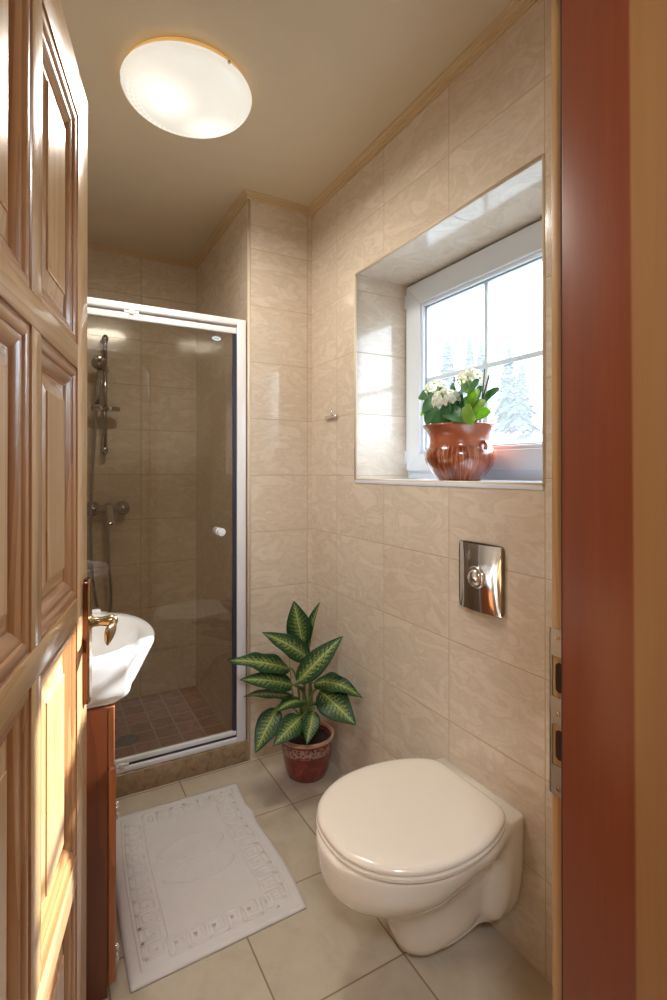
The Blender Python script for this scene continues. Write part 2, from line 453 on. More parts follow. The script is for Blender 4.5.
def conifer(x, y, ztop, rad, label, seed):
    rnd = random.Random(seed)
    zb = 3.6
    root = thing('conifer', (x, y, zb), label, 'tree', 'conifers outside the window')
    m = MB(); m.tube([(x, y, zb), (x, y, ztop-0.3)], 0.16, 8, taper=0.02); m.build('trunk', 'bark', root)
    m = MB(); h = ztop-zb; k = 0
    z = zb+h*0.08
    while z < ztop-0.12:
        f = (ztop-z)/h; R = rad*(f**0.85)*(0.85+0.3*rnd.random())+0.05
        nb = max(7, int(9+8*f))
        for b in range(nb):
            a = 2*PI*(b+rnd.random()*0.6)/nb + k
            l = R*(0.75+0.5*rnd.random()); wv = l*0.32+0.03
            d = Vector((math.cos(a), math.sin(a), 0)); s = Vector((-d.y, d.x, 0)); c = Vector((x, y, z))
            tip = c+d*l+Vector((0, 0, -l*0.35)); mid = c+d*l*0.55+Vector((0, 0, -l*0.05))
            m.add([c+Vector((0, 0, 0.12)), mid+s*wv, tip, mid-s*wv, mid+Vector((0, 0, 0.10+0.1*l)), mid-Vector((0, 0, 0.12))],
                  [(0, 1, 4), (1, 2, 4), (2, 3, 4), (3, 0, 4), (0, 5, 1), (1, 5, 2), (2, 5, 3), (3, 5, 0)])
        z += 0.13+0.12*f; k += 0.7
    m.build('foliage', 'needles', root)
conifer(20.4, 22.87, 9.3, 0.9, 'tallest conifer beyond the upper left window pane, nearest its left edge', 1)
conifer(26.4, 27.3, 11.0, 1.2, 'middle conifer of the three beyond the upper left window pane', 2)
conifer(23.0, 22.86, 9.2, 0.8, 'conifer close on the left of the upright window bar', 3)
conifer(27.2, 24.5, 9.8, 1.2, 'conifer beyond the right window panes, nearer the upright bar', 4)
conifer(24.5, 21.1, 7.6, 1.0, 'lowest conifer, farthest right beyond the right window panes', 5)

# ------------------------------------------------------------------ door frame (jamb on the right) and its strike plate
t = NT('jamb_two_tone_wood')
p = t.sep(t.pos())
o = t.vmul(t.pos(), (1, 1, 0.04))
wv = t.noise(o, 7.0, 3); fib = t.noise(o, 240, 2)
big = t.noise(o, 45, 3)
red = t.mix(big, (0.17, 0.032, 0.009, 1), (0.27, 0.061, 0.019, 1))
yel = t.mix(big, (0.30, 0.140, 0.047, 1), (0.38, 0.195, 0.073, 1))
split = t.math('ADD', p[1], t.math('MULTIPLY', t.math('SUBTRACT', wv, 0.5), 0.016))
split = t.math('ADD', split, t.math('MULTIPLY', t.math('SUBTRACT', p[2], 1.2), -0.004))
mask = t.smooth(split, 0.379, 0.3845)
c = t.mix(mask, yel, red)
c = t.mix(t.math('MULTIPLY', fib, 0.42), c, t.mix(mask, (0.30, 0.12, 0.035, 1), (0.15, 0.03, 0.01, 1)))
t.set(Base_Color=c, Roughness=0.36); t.b.inputs['Coat Weight'].default_value = 0.10; t.b.inputs['Coat Roughness'].default_value = 0.2
M['jamb'] = t.m
M['jamb_light'] = wood('jamb_pine_rabbet', 'z', (0.50, 0.29, 0.115), (0.56, 0.34, 0.15), (0.33, 0.15, 0.05), rough=0.35, coat=0.3)
fr = structure_root('door_2', (0.68, 0.40, 0), 'wooden door frame post with red brown heartwood beside the wall')
m = MB(); m.box(0.645, 0.70, Y_OUT-0.012, 0.484, 0, 2.09); m.build('jamb', 'jamb', fr, bevel=0.0015)
m = MB(); m.box(0.662, 0.70, 0.4850, 0.515, 0, 2.09); m.build('rabbet', 'jamb_light', fr, bevel=0.0015)
m = MB(); m.box(0.646, 0.664, 0.484, 0.4865, 0, 2.08); m.build('seal', plain('brown_rubber_seal', (0.06, 0.022, 0.012), 0.5), fr)
m = MB(); m.box(-0.14, -0.10, Y_OUT-0.012, 0.40, 0, 2.09); m.build('jamb', 'jamb', fr, bevel=0.0015)
m = MB(); m.box(-0.14, 0.70, Y_OUT-0.012, 0.479, 2.05, 2.09); m.build('head', 'jamb', fr, bevel=0.0015)
# strike plate: frame pieces around two openings, a lip bent round the edge
m = MB(); px0, px1 = 0.6600, 0.6618
ya, yb = 0.4875, 0.517
for z0, z1 in ((0.785, 0.829), (0.889, 0.930), (0.990, 1.031)): m.box(px0, px1, ya, yb, z0, z1)
m.box(px0, px1, 0.513, yb, 0.829, 0.889); m.box(px0, px1, ya, 0.489, 0.829, 0.889)
m.box(px0, px1, 0.513, yb, 0.930, 0.990); m.box(px0, px1, ya, 0.489, 0.930, 0.990)
m.box(px0, 0.673, 0.5155, 0.5172, 0.785, 1.031)
sp = m.build('strike_plate', 'steel', fr); sp['label'] = 'brushed steel strike plate'
M['hole_shade'] = plain('mortise_shade', (0.05, 0.018, 0.008), 0.9)  # dark insets painted as the shade inside the latch openings
for z0, z1 in ((0.838, 0.882), (0.937, 0.981)):
    m = MB(); ring = []
    for k in range(20):
        a = 2*PI*k/20; yy = 0.5015+0.0065*math.cos(a); zz = (z0+z1)/2+((z1-z0)/2-0.0065)*(1 if math.sin(a) > 0 else -1)*(1 if abs(math.sin(a)) > 0.05 else 0)+0.0065*math.sin(a)
        ring.append((0.6612, yy, zz))
    m.loft([ring, [(0.6635, y, z) for _, y, z in ring]])
    m.build('latch_hole_shade', 'hole_shade', sp)
for z in (0.796, 0.906, 1.017):
    m = MB(); m.lathe([(0.0032, 0.0), (0.0030, -0.0012), (0.0012, -0.0014), (0.0010, -0.0006)], (0.6602, 0.502, z), 14, 'x', False, True)
    m.build('screw', 'brass', sp)

# ------------------------------------------------------------------ door leaf, standing open on the left
DW, DT, DH = 0.742, 0.040, 2.005
HX, HY = -0.0955, 0.4230
door = structure_root('door_1', (HX, HY, 0), 'varnished pine panelled door standing open on the left', rz=math.radians(90-13.2))
rows = [(0.10, 0.511), (0.563, 0.987), (1.031, 1.452), (1.496, 1.916)]
cols = [(0.105, 0.355), (0.399, 0.649)]
def dbox(name, x0, x1, z0, z1, mat, y0=0.0, y1=DT, bev=0.0015):
    return MB().box(x0, x1, y0, y1, z0, z1).build(name, mat, door, bevel=bev, local=True)
dbox('stile', 0, 0.105, 0.008, DH, 'pine_z'); dbox('stile', DW-0.093, DW, 0.008, DH, 'pine_z')
rz = [(0.008, rows[0][0])] + [(rows[i][1], rows[i+1][0]) for i in range(3)] + [(rows[3][1], DH)]
for z0, z1 in rz: dbox('rail', 0.105, DW-0.093, z0, z1, 'pine_x')
for z0, z1 in rows: dbox('mullion', cols[0][1], cols[1][0], z0, z1, 'pine_z')
MW = 0.046
MOULD = [(0, 0.0005), (0.0005, 0.0030), (0.003, 0.0024), (0.008, 0.0018), (0.013, 0.0024), (0.017, 0.0045), (0.019, 0.0070), (0.021, 0.0066), (0.026, 0.0080), (0.032, 0.0110), (0.037, 0.0142), (0.039, 0.0165), (MW, 0.0168), (MW, 0.0200), (0, 0.0200)]
for x0, x1 in cols:
    for z0, z1 in rows:
        # panel with a raised field, front and back the same
        pn = MB()
        def rect(ix, y): return [(x0+ix, y, z0+ix), (x1-ix, y, z0+ix), (x1-ix, y, z1-ix), (x0+ix, y, z1-ix)]
        pn.loft([rect(MW-0.004, 0.030), rect(MW-0.004, 0.0168), rect(MW+0.003, 0.0165), rect(MW+0.022, 0.0100), rect(MW+0.0225, 0.0080), rect(MW+0.026, 0.0074)])
        pn.build('panel', 'pine_z', door, local=True)
        # bolection moulding: two uprights and two cross pieces, mitred
        for side in range(4):
            mm = MB()
            def corner(cx, cz, sx, sz): return [(cx+sx*d, y, cz+sz*d) for d, y in MOULD]
            C = [corner(x0, z0, 1, 1), corner(x1, z0, -1, 1), corner(x1, z1, -1, -1), corner(x0, z1, 1, -1)]
            mm.loft([C[side], C[(side+1) % 4]])
            o = mm.build('moulding', 'mould_x' if side % 2 == 0 else 'mould_z', door, local=True, smooth=True)
            sharp(o, 0.5)
# handle with long back plate
hx, hz = DW-0.027, 0.968
m = MB()
pr = []
for k in range(32):
    a = 2*PI*k/32; sx = math.copysign(abs(math.cos(a))**0.35, math.cos(a)); sz = math.copysign(abs(math.sin(a))**0.35, math.sin(a))
    pr.append((sx, sz))
def pring(hw, hh, y): return [(hx+sx*hw, y, 0.933+sz*hh) for sx, sz in pr]
m.loft([pring(0.018, 0.122, 0.0), pring(0.018, 0.122, -0.0085), pring(0.0175, 0.1215, -0.009)])
hp = m.build('handle_plate', 'plate_face', door, local=True, smooth=True); sharp(hp, 0.5)
m = MB(); m.loft([pring(0.0176, 0.1216, -0.0086), pring(0.0170, 0.121, -0.0105), pring(0.0140, 0.118, -0.0115)])
m.build('plate_face', 'plate_reflection', hp, local=True)
m = MB()
m.lathe([(0.013, -0.008), (0.013, -0.013), (0.0095, -0.017), (0.0085, -0.030), (0.0105, -0.040), (0.0115, -0.050), (0.0095, -0.058), (0.004, -0.061)], (hx, 0, hz), 20, 'y', True, True)
hn = m.build('handle', 'brass', door, local=True, smooth=True); hn['label'] = 'aged bronze lever handle'
m = MB(); rings = []
for k in range(13):
    f = k/12; cx = hx - 0.002 - 0.048*f; cy = -0.050 - 0.006*math.sin(PI*f) + 0.004*f; cz = hz - 0.004 - 0.014*f**1.3
    rv = 0.0085 + 0.0105*f; ry = 0.0075*(1-0.25*f)
    if k == 12: rv *= 0.45; ry *= 0.45
    rings.append([(cx, cy+ry*math.cos(2*PI*i/14), cz+rv*math.sin(2*PI*i/14)) for i in range(14)])
m.loft(rings); m.build('lever', 'brass', hn, local=True, smooth=True)

# ------------------------------------------------------------------ ceiling lamp
LX, LY = 0.392, 1.640
lamp = thing('ceiling_lamp', (LX, LY, CZ), 'round white glass ceiling lamp, lit, above the bathroom', 'ceiling lamp')
m = MB(); m.lathe([(0.140, 0.0), (0.184, 0.0), (0.187, -0.003), (0.187, -0.020), (0.183, -0.023), (0.140, -0.023)], (LX, LY, CZ), 64)
t = NT('amber_glowing_rim'); t.set(Base_Color=(0.80, 0.52, 0.20, 1), Roughness=0.4, Emission_Color=(1.0, 0.58, 0.18, 1), Emission_Strength=0.22)
bp = m.build('base_ring', t.m, lamp, smooth=True); sharp(bp, 0.6)
bp['label'] = 'amber base ring against the ceiling'
t = NT('lit_opal_glass')
o = t.sep(t.obj())
rr = t.math('SQRT', t.math('ADD', t.math('MULTIPLY', o[0], o[0]), t.math('MULTIPLY', o[1], o[1])))
ang = t.math('ARCTAN2', o[1], o[0])
def blob(cx, cy, rad):
    dx = t.math('SUBTRACT', o[0], cx); dy = t.math('SUBTRACT', o[1], cy)
    d = t.math('SQRT', t.math('ADD', t.math('MULTIPLY', dx, dx), t.math('MULTIPLY', dy, dy)))
    return t.smooth(d, rad, 0.0)
hot = t.math('ADD', blob(-0.075, -0.02, 0.13), blob(0.085, 0.07, 0.11))
row = t.math('MULTIPLY', t.math('SUBTRACT', rr, 0.141), 1/0.0145)
rowi = t.math('FLOOR', row)
cola = t.math('ADD', t.math('MULTIPLY', ang, 52/(2*PI)), t.math('MULTIPLY', rowi, 0.5))
du = t.math('SUBTRACT', t.math('FRACT', cola), 0.5); dv = t.math('SUBTRACT', t.math('FRACT', row), 0.5)
dd = t.math('SQRT', t.math('ADD', t.math('MULTIPLY', du, du), t.math('MULTIPLY', dv, dv)))
inband = t.math('MULTIPLY', t.math('GREATER_THAN', rr, 0.141), t.math('LESS_THAN', rr, 0.1845))
dots = t.math('MULTIPLY', t.smooth(dd, 0.40, 0.30), inband)
st = t.math('ADD', 0.36, t.math('MULTIPLY', hot, 0.28))
st = t.math('ADD', st, t.math('MULTIPLY', dots, t.math('MULTIPLY', 0.15, t.smooth(o[1], -0.06, 0.08))))
t.set(Base_Color=(0.60, 0.60, 0.57, 1), Roughness=0.15, Emission_Color=(1.0, 0.955, 0.84, 1), Emission_Strength=st)
M['opal'] = t.m
m = MB(); prof = []
for k in range(17):
    a = PI/2*k/16; prof.append((0.197*math.cos(a) if k < 16 else 0.001, -0.028-0.058*math.sin(a)))
m.lathe([(0.184, -0.0232), (0.198, -0.0232), (0.199, -0.0265)] + prof, (LX, LY, CZ), 72, cap1=True)
m.build('glass_shade', 'opal', lamp, smooth=True)
for a in (0.9, 0.9+2*PI/3, 0.9+4*PI/3):
    m = MB(); c = Vector((LX+0.199*math.cos(a), LY+0.199*math.sin(a), CZ-0.026)); m.sphere(c, 0.006, 10, 8)
    m.build('clip', 'chrome', lamp, smooth=True)

# ------------------------------------------------------------------ shower door in its white frame
shw = thing('shower_door', (0.3, 2.17, 0.085), 'grey tinted glass shower door in a white metal frame', 'shower door')
FY0, FY1 = 2.158, 2.184
m = MB(); m.box(0.729, 0.769, FY0, FY1+0.01, 0.085, 1.926); m.build('side_post', 'alu', shw, bevel=0.004)
m = MB(); m.box(XL+0.002, XL+0.038, FY0, FY1+0.01, 0.085, 1.926); m.build('side_post', 'alu', shw, bevel=0.004)
m = MB(); m.box(XL+0.038, 0.729, FY0, FY1+0.006, 1.899, 1.926); m.build('top_rail', 'alu', shw, bevel=0.003)
m = MB(); m.box(XL+0.038, 0.729, FY0+0.002, FY1+0.006, 0.0855, 0.107); m.build('bottom_track', 'alu', shw, bevel=0.003)
m = MB(); m.box(XL+0.038, 0.729, FY0+0.012, FY1, 0.107, 0.119); m.build('rail_gap_shade', 'seal_and_gap_shade', shw)  # dark strip standing in for the shade in the gap below the leaf
leaf = MB().box(XL+0.04, 0.727, FY0+0.014, FY0+0.019, 0.12, 1.886).build('glass_leaf', 'shower_glass', shw)
m = MB(); m.box(XL+0.04, 0.727, FY0+0.006, FY1, 1.862, 1.888); m.build('leaf_rail', 'alu', leaf, bevel=0.003)
m = MB(); m.box(XL+0.04, 0.727, FY0+0.006, FY1, 0.118, 0.138); m.build('leaf_rail', 'alu', leaf, bevel=0.003)
m = MB(); m.box(0.7135, 0.7285, FY0+0.008, FY0+0.023, 0.137, 1.862); m.build('seal_strip', 'seal_and_gap_shade', leaf)
m = MB(); m.lathe([(0.0165, -0.001), (0.0165, -0.006), (0.011, -0.008), (0.0095, -0.020), (0.016, -0.026), (0.0172, -0.030), (0.0172, -0.040), (0.015, -0.043)], (0.652, FY0+0.014, 1.006), 28, 'y', True, True)
m.lathe([(0.0165, 0.006), (0.0165, 0.011), (0.011, 0.013), (0.0095, 0.022), (0.016, 0.028), (0.0172, 0.040), (0.015, 0.043)], (0.652, FY0+0.014, 1.006), 28, 'y', True, True)
kb = m.build('knob', 'alu', leaf, smooth=True); sharp(kb, 0.6)
# oval maker's badge stuck on the glass
m = MB(); m.lathe([(1, 0.0), (1, -0.0015)], (0, 0, 0), 36, 'y', True, True)
for v in m.bm.verts: v.co.x *= 0.0245; v.co.z *= 0.0125; v.co += Vector((0.640, FY0+0.0138, 1.832))
bd = m.build('badge', plain('badge_dark', (0.07, 0.10, 0.12), 0.3), leaf)
m = MB(); m.lathe([(1, 0.0), (1, -0.0008)], (0, 0, 0), 36, 'y', True, True)
for v in m.bm.verts: v.co.x *= 0.0195; v.co.z *= 0.0088; v.co += Vector((0.640, FY0+0.0122, 1.832))
m.build('badge_field', plain('badge_silver', (0.62, 0.74, 0.80), 0.3), bd)
m = MB()
pts = [(0.640-0.012+0.024*k/16, FY0+0.0110, 1.832+0.0028*math.sin(k*1.9)) for k in range(17)]
m.tube(pts, 0.0009, 6); m.build('badge_lettering', plain('badge_script', (0.06, 0.16, 0.26), 0.4), bd)
# pivot catches
def catch(name, x, z0, z1):
    m = MB(); m.box(x-0.028, x+0.028, FY0+0.003, FY0+0.016, z0, z1); m.box(x-0.010, x+0.010, FY0, FY0+0.014, z0-0.003, z1+0.003)
    m.build(name, 'alu', shw, bevel=0.002)
catch('roller_catch', 0.297, 1.886, 1.901)
catch('roller_catch', 0.262, 0.106, 0.120)

# ------------------------------------------------------------------ shower fittings on the rear wall
rail = thing('shower_rail', (0.279, 3.0, 1.38), 'chrome upright shower rail on the rear shower wall', 'shower rail')
RX, RY = 0.279, 2.985
m = MB(); m.tube([(RX, RY, 1.37), (RX, RY, 1.985)], 0.0115, 16); m.build('bar', 'chrome_shower', rail, smooth=True)
for z in (1.375, 1.968):
    m = MB(); m.lathe([(0.019, 0.0), (0.019, -0.012), (0.014, -0.020), (0.012, -0.06)], (RX, YS-0.001, z), 20, 'y', True, True)
    m.sphere((RX, RY, z), 0.0175, 16, 10, (1, 1, 1.35))
    m.build('bracket', 'chrome_shower', rail, smooth=True)
m = MB(); m.sphere((RX, RY, 1.80), 0.019, 16, 10, (1, 1, 1.2)); m.tube([(RX, RY-0.005, 1.80), (RX-0.026, RY-0.035, 1.806)], 0.012, 14)
m.build('slider', 'chrome_shower', rail, smooth=True)
m = MB()
oval = [(RX-0.002+0.072*math.cos(2*PI*k/32), RY-0.045+0.045*math.sin(2*PI*k/32)) for k in range(32)]
m.loft([[(x, y, 1.580) for x, y in oval], [(x, y, 1.600) for x, y in oval], [(RX-0.002+(x-RX+0.002)*0.9, RY-0.045+(y-RY+0.045)*0.9, 1.600) for x, y in oval], [(RX-0.002+(x-RX+0.002)*0.86, RY-0.045+(y-RY+0.045)*0.86, 1.591) for x, y in oval]])
sd = m.build('soap_dish', 'chrome_shower', rail, smooth=True); sharp(sd, 0.6)

hs = thing('hand_shower', (0.24, 2.94, 1.62), 'chrome hand shower hanging on the shower rail', 'hand shower')
m = MB(); m.tube([(0.236, 2.950, 1.612), (0.238, 2.946, 1.66), (0.243, 2.938, 1.73), (0.246, 2.930, 1.785), (0.244, 2.918, 1.815)], 0.0125, 14, taper=0.015)
m.build('handle', 'chrome_shower', hs, smooth=True)
m = MB(); m.lathe([(0.004, 0.024), (0.020, 0.020), (0.034, 0.009), (0.038, -0.004), (0.035, -0.010), (0.0, -0.010)], (0, 0, 0), 28)
for v in m.bm.verts:
    v.co = Matrix.Rotation(-1.15, 3, 'X') @ v.co; v.co += Vector((0.243, 2.905, 1.822))
m.build('spray_head', 'chrome_shower', hs, smooth=True)

mx = thing('shower_mixer', (0.295, 3.0, 1.06), 'chrome lever mixer tap on the rear shower wall', 'mixer tap')
MZ, MY = 1.062, 2.985
m = MB(); m.tube([(0.228, MY, MZ), (0.362, MY, MZ)], 0.022, 20); m.sphere((0.295, MY, MZ), 0.032, 20, 12)
m.build('body', 'chrome_shower', mx, smooth=True)
for x in (0.220, 0.370):
    m = MB(); m.lathe([(0.041, -0.001), (0.041, -0.010), (0.032, -0.022), (0.020, -0.034), (0.0195, -0.072), (0.017, -0.080), (0.0, -0.082)], (x, YS, MZ), 24, 'y', True)
    m.build('rosette', 'chrome_shower', mx, smooth=True)
m = MB(); rings = []
for k in range(9):
    f = k/8; c = Vector((0.298+0.006*f, MY-0.028-0.060*f, MZ+0.016-0.085*f)); w_ = 0.021-0.004*f; h_ = 0.017-0.008*f
    rings.append([c+Vector((w_*math.cos(2*PI*i/16), 0.5*h_*math.sin(2*PI*i/16), h_*math.sin(2*PI*i/16))) for i in range(16)])
m.loft(rings); m.build('lever', 'chrome_shower', mx, smooth=True)
m = MB(); hp_ = spline([(0.283, 2.962, 1.040), (0.286, 2.956, 0.95), (0.293, 2.954, 0.79), (0.306, 2.954, 0.60), (0.292, 2.954, 0.505), (0.248, 2.954, 0.53), (0.216, 2.964, 0.72), (0.208, 2.962, 1.00), (0.212, 2.958, 1.20), (0.224, 2.954, 1.43), (0.235, 2.950, 1.608)], 12)
m.tube(hp_, 0.008, 10)
tag(m.build('shower_hose', plain('grey_metal_hose', (0.42, 0.42, 0.42), 0.3, metal=1.0), smooth=True), 'grey flexible hose looping below the shower mixer', 'shower hose')
# drain
dr = thing('floor_drain', (0.337, 2.585, 0.004), 'round metal drain grate in the brown shower floor', 'drain')
m = MB(); m.lathe([(0.050, 0.0), (0.052, 0.003), (0.047, 0.004), (0.043, 0.0035), (0.043, 0.001)], (0.337, 2.585, 0.004), 32); m.build('rim', 'steel', dr, smooth=True)
m = MB()
for k in range(-3, 4):
    y = 2.585+k*0.011; h_ = math.sqrt(0.043**2-(k*0.011)**2); m.box(0.337-h_, 0.337+h_, y-0.003, y+0.003, 0.0045, 0.0070)
m.box(0.334, 0.340, 2.585-0.043, 2.585+0.043, 0.0045, 0.0066)
m.build('grate', 'steel', dr)

# ------------------------------------------------------------------ vanity cabinet and washbasin
CX1, CY0, CY1 = 0.133, 1.348, 1.850
cab = thing('vanity_cabinet', (0, 1.60, 0), 'reddish brown wooden vanity cabinet under the washbasin', 'cabinet')
m = MB(); m.box(XL+0.004, CX1, CY0, CY1, 0.0, 0.698); m.build('carcass', 'cabinet', cab, bevel=0.002)
m = MB(); m.box(CX1, CX1+0.015, CY0+0.001, CY1-0.001, 0.552, 0.696); m.build('apron_panel', 'cabinet_edge', cab, bevel=0.002)
dr_ = MB().box(CX1+0.001, CX1+0.019, CY0+0.001, CY1-0.001, 0.03, 0.545).build('door', 'cabinet_edge', cab, bevel=0.003)
for z in (0.436, 0.090):
    m = MB(); m.tube([(CX1+0.021, CY0+0.012, z-0.012), (CX1+0.021, CY0+0.012, z+0.012)], 0.0052, 12)
    m.sphere((CX1+0.021, CY0+0.012, z+0.016), 0.0062, 12, 8); m.sphere((CX1+0.021, CY0+0.012, z-0.016), 0.0062, 12, 8)
    m.build('hinge', 'chrome', dr_, smooth=True)
m = MB(); m.lathe([(0.006, 0.0), (0.005, 0.010), (0.011, 0.016), (0.012, 0.021), (0.007, 0.025)], (CX1+0.019, CY1-0.05, 0.35), 18, 'x', True, True); m.build('knob', 'chrome', dr_, smooth=True)

basin = thing('washbasin', (0.02, 1.605, 0.70), 'white ceramic washbasin with bowed front on the brown cabinet', 'washbasin')
BYC, BHW = 1.605, 0.250
XE = 0.188                      # front of the flat shoulders
def basin_outline(z, grow=0.0, n=36):
    """plan outline: straight shoulders, bowed middle that shrinks downward"""
    pts = []
    f = (z-0.712)/(0.803-0.712)
    bow = (0.098*max(0, min(1, f))**0.55) if f > 0 else 0
    hw = BHW
    for k in range(n+1):
        y = -hw + 2*hw*k/n
        u = y/(hw*0.86)
        x = XE + (bow*math.sqrt(max(0, 1-u*u))**1.15 if abs(u) < 1 else 0)
        e = abs(abs(y)-hw); 
        if e < 0.016: x -= 0.016*(1-math.sqrt(max(0, 1-(1-e/0.016)**2)))
        pts.append((x+grow, BYC+y))
    pts += [(XL+0.003, BYC+hw), (XL+0.003, BYC-hw)]
    return pts
def inner(z_f, n=36):
    """bowl opening / bowl sections, same count of points as the outline"""
    cx, cy = 0.075, BYC; a, b = 0.158*z_f, 0.196*z_f
    pts = []
    for k in range(n+1):
        th = -PI/2*1.18 + PI*1.18*k/n
        pts.append((cx+a*math.cos(th), cy+b*math.sin(th)))
    pts += [(cx-a*0.80, cy+b*0.42), (cx-a*0.80, cy-b*0.42)]
    return pts
m = MB(); rings = []
for z, g in ((0.7005, -0.034), (0.702, -0.022), (0.708, -0.010), (0.718, -0.003), (0.73, 0.0), (0.745, 0.0), (0.76, 0.0), (0.775, 0.0), (0.788, 0.0), (0.796, -0.0015), (0.801, -0.006), (0.804, -0.013)):
    rings.append([(x, y, z) for x, y in basin_outline(z, g)])
rings.append([(x, y, 0.805) for x, y in inner(1.06)])
for s, z in ((1.0, 0.796), (0.95, 0.780), (0.88, 0.757), (0.76, 0.734), (0.55, 0.718), (0.25, 0.712)): rings.append([(x, y, z) for x, y in inner(s)])
m.loft(rings)
bs = m.build('bowl', 'sink', basin, smooth=True); sharp(bs, 0.9)
m = MB(); m.box(XL+0.003, 0.160, BYC+BHW-0.032, BYC+BHW-0.004, 0.795, 0.816); m.box(XL+0.003, XL+0.03, BYC-BHW+0.002, BYC+BHW-0.002, 0.795, 0.816)
m.build('upstand', 'sink', basin, bevel=0.007, seg=3)

# ------------------------------------------------------------------ toilet
TY = 1.073
TC = 1.086
wc = thing('toilet', (0.83, TY, 0.07), 'cream wall hung toilet with closed lid under the window', 'toilet')
def lerp(a, b, f): return a+(b-a)*f
def tab(T, z):
    for (z0, *a), (z1, *b) in zip(T[:-1], T[1:]):
        if z0 <= z <= z1:
            f = (z-z0)/(z1-z0); return [lerp(p, q, f) for p, q in zip(a, b)]
    return list(T[0][1:]) if z < T[0][0] else list(T[-1][1:])
# z: front x, half width of the bowl, half width of the back plate, where the bowl's flank begins
WT = [(0.076, 0.805, 0.078, 0.088), (0.082, 0.792, 0.089, 0.102), (0.11, 0.775, 0.099, 0.130), (0.15, 0.748, 0.107, 0.147), (0.19, 0.708, 0.117, 0.155), (0.215, 0.668, 0.128, 0.158), (0.235, 0.630, 0.146, 0.160), (0.255, 0.603, 0.164, 0.161), (0.275, 0.588, 0.178, 0.162), (0.300, 0.579, 0.193, 0.162), (0.355, 0.573, 0.198, 0.162), (0.366, 0.575, 0.196, 0.160), (0.371, 0.581, 0.190, 0.155)]
def toilet_ring(z, n=44):
    fx, _, hp = tab(WT, z)
    L = WX-0.001-fx; half = []
    for k in range(n+1):
        f = k/n; s = L*(1-math.cos(PI*f))/2          # distance from the front tip
        R = min(0.245, L*0.62); e = L-s
        # the rim band thins towards the wall, so the flank there belongs to the narrow trunk
        t_ = max(0, min(1, s/0.50)); hb = tab(WT, max(0.076, z-0.075*t_**1.6*max(0, min(1, (0.352-z)/0.03))))[1]
        h = hb*math.sqrt(max(0, 1-(1-s/R)**2)) if s < R else hb
        zf = max(0, min(1, (z-0.27)/0.07)); q = max(0, min(1, (e-lerp(0.058, 0.03, zf))/lerp(0.036, 0.14, zf))); q = q*q*(3-2*q)
        h = lerp(hp, h, q)
        if e < 0.02: h -= 0.006*(1-e/0.02)**2
        half.append((fx+s, h))
    lo = max(0, 1-(z-0.076)/0.10)
    def zz(x): return z-0.034*lo*max(0, min(1, (WX-0.05-x)/0.20))
    cy_ = lambda x: lerp(TY, TC, max(0, min(1, (x-0.80)/0.25)))
    ring = [(x, cy_(x)-h, zz(x)) for x, h in half] + [(x, cy_(x)+h, zz(x)) for x, h in half[::-1][:-1]]
    return ring
m = MB(); zs = [0.076, 0.082, 0.097, 0.11, 0.13, 0.15, 0.17, 0.19, 0.203, 0.215, 0.225, 0.235, 0.245, 0.255, 0.265, 0.275, 0.285, 0.295, 0.31, 0.325, 0.34, 0.355, 0.366, 0.371]
m.loft([toilet_ring(z) for z in zs])
o = m.build('bowl', 'ceramic', wc, smooth=True); sharp(o, 0.9)
LID = [(0.584, 0.0), (0.587, 0.042), (0.599, 0.084), (0.624, 0.126), (0.662, 0.162), (0.710, 0.189), (0.765, 0.204), (0.820, 0.208), (0.880, 0.203), (0.940, 0.188), (0.985, 0.168), (1.014, 0.148), (1.029, 0.128), (1.034, 0.105), (1.035, 0.05)]
def lid_ring(z, g):
    half = spline([(x, h, 0) for x, h in LID], 4)
    fx_, fy_ = 1+g/0.23, 1+g/0.205
    pts = [(0.806+(p.x-0.806)*fx_, TY-p.y*fy_, z) for p in half] + [(0.806+(p.x-0.806)*fx_, TY+p.y*fy_, z) for p in half[::-1][:-1]]
    return pts
m = MB(); m.loft([lid_ring(0.3725, -0.006), lid_ring(0.3735, 0.0), lid_ring(0.381, 0.001), lid_ring(0.3835, -0.004)])
o = m.build('seat', 'seat', wc, smooth=True); sharp(o, 0.8)
m = MB(); m.loft([lid_ring(0.3855, -0.009), lid_ring(0.3865, -0.002), lid_ring(0.391, 0.000), lid_ring(0.396, -0.002), lid_ring(0.4005, -0.007), lid_ring(0.403, -0.016), lid_ring(0.4045, -0.034), lid_ring(0.4055, -0.08), lid_ring(0.406, -0.14)])
o = m.build('lid', 'seat', wc, smooth=True); sharp(o, 0.9)
for y in (-0.075, 0.075):
    m = MB(); m.tube([(1.036, TY+y-0.018, 0.3800), (1.036, TY+y+0.018, 0.3800)], 0.0070, 16); m.build('hinge', 'seat', wc, smooth=True)

# flush plate
fp = thing('flush_plate', (WX, 1.085, 0.96), 'chrome flush plate on the tiled wall above the toilet', 'flush plate')
m = MB()
y0, y1, z0, z1 = 0.994, 1.161, 0.864, 1.060
yc, zc = (y0+y1)/2, (z0+z1)/2
def sq(hy, hz, x, n=40):
    out = []
    for k in range(n):
        a = 2*PI*k/n; c, s_ = math.cos(a), math.sin(a); q = 0.16
        out.append((x, yc+hy*math.copysign(abs(c)**q, c), zc+hz*math.copysign(abs(s_)**q, s_)))
    return out
hy, hz = (y1-y0)/2, (z1-z0)/2
m.loft([sq(hy, hz, WX-0.0005), sq(hy, hz, WX-0.010)])
o = m.build('plate_rim', plain('dark_bronze_rim', (0.30, 0.23, 0.15), 0.3, metal=0.9), fp)
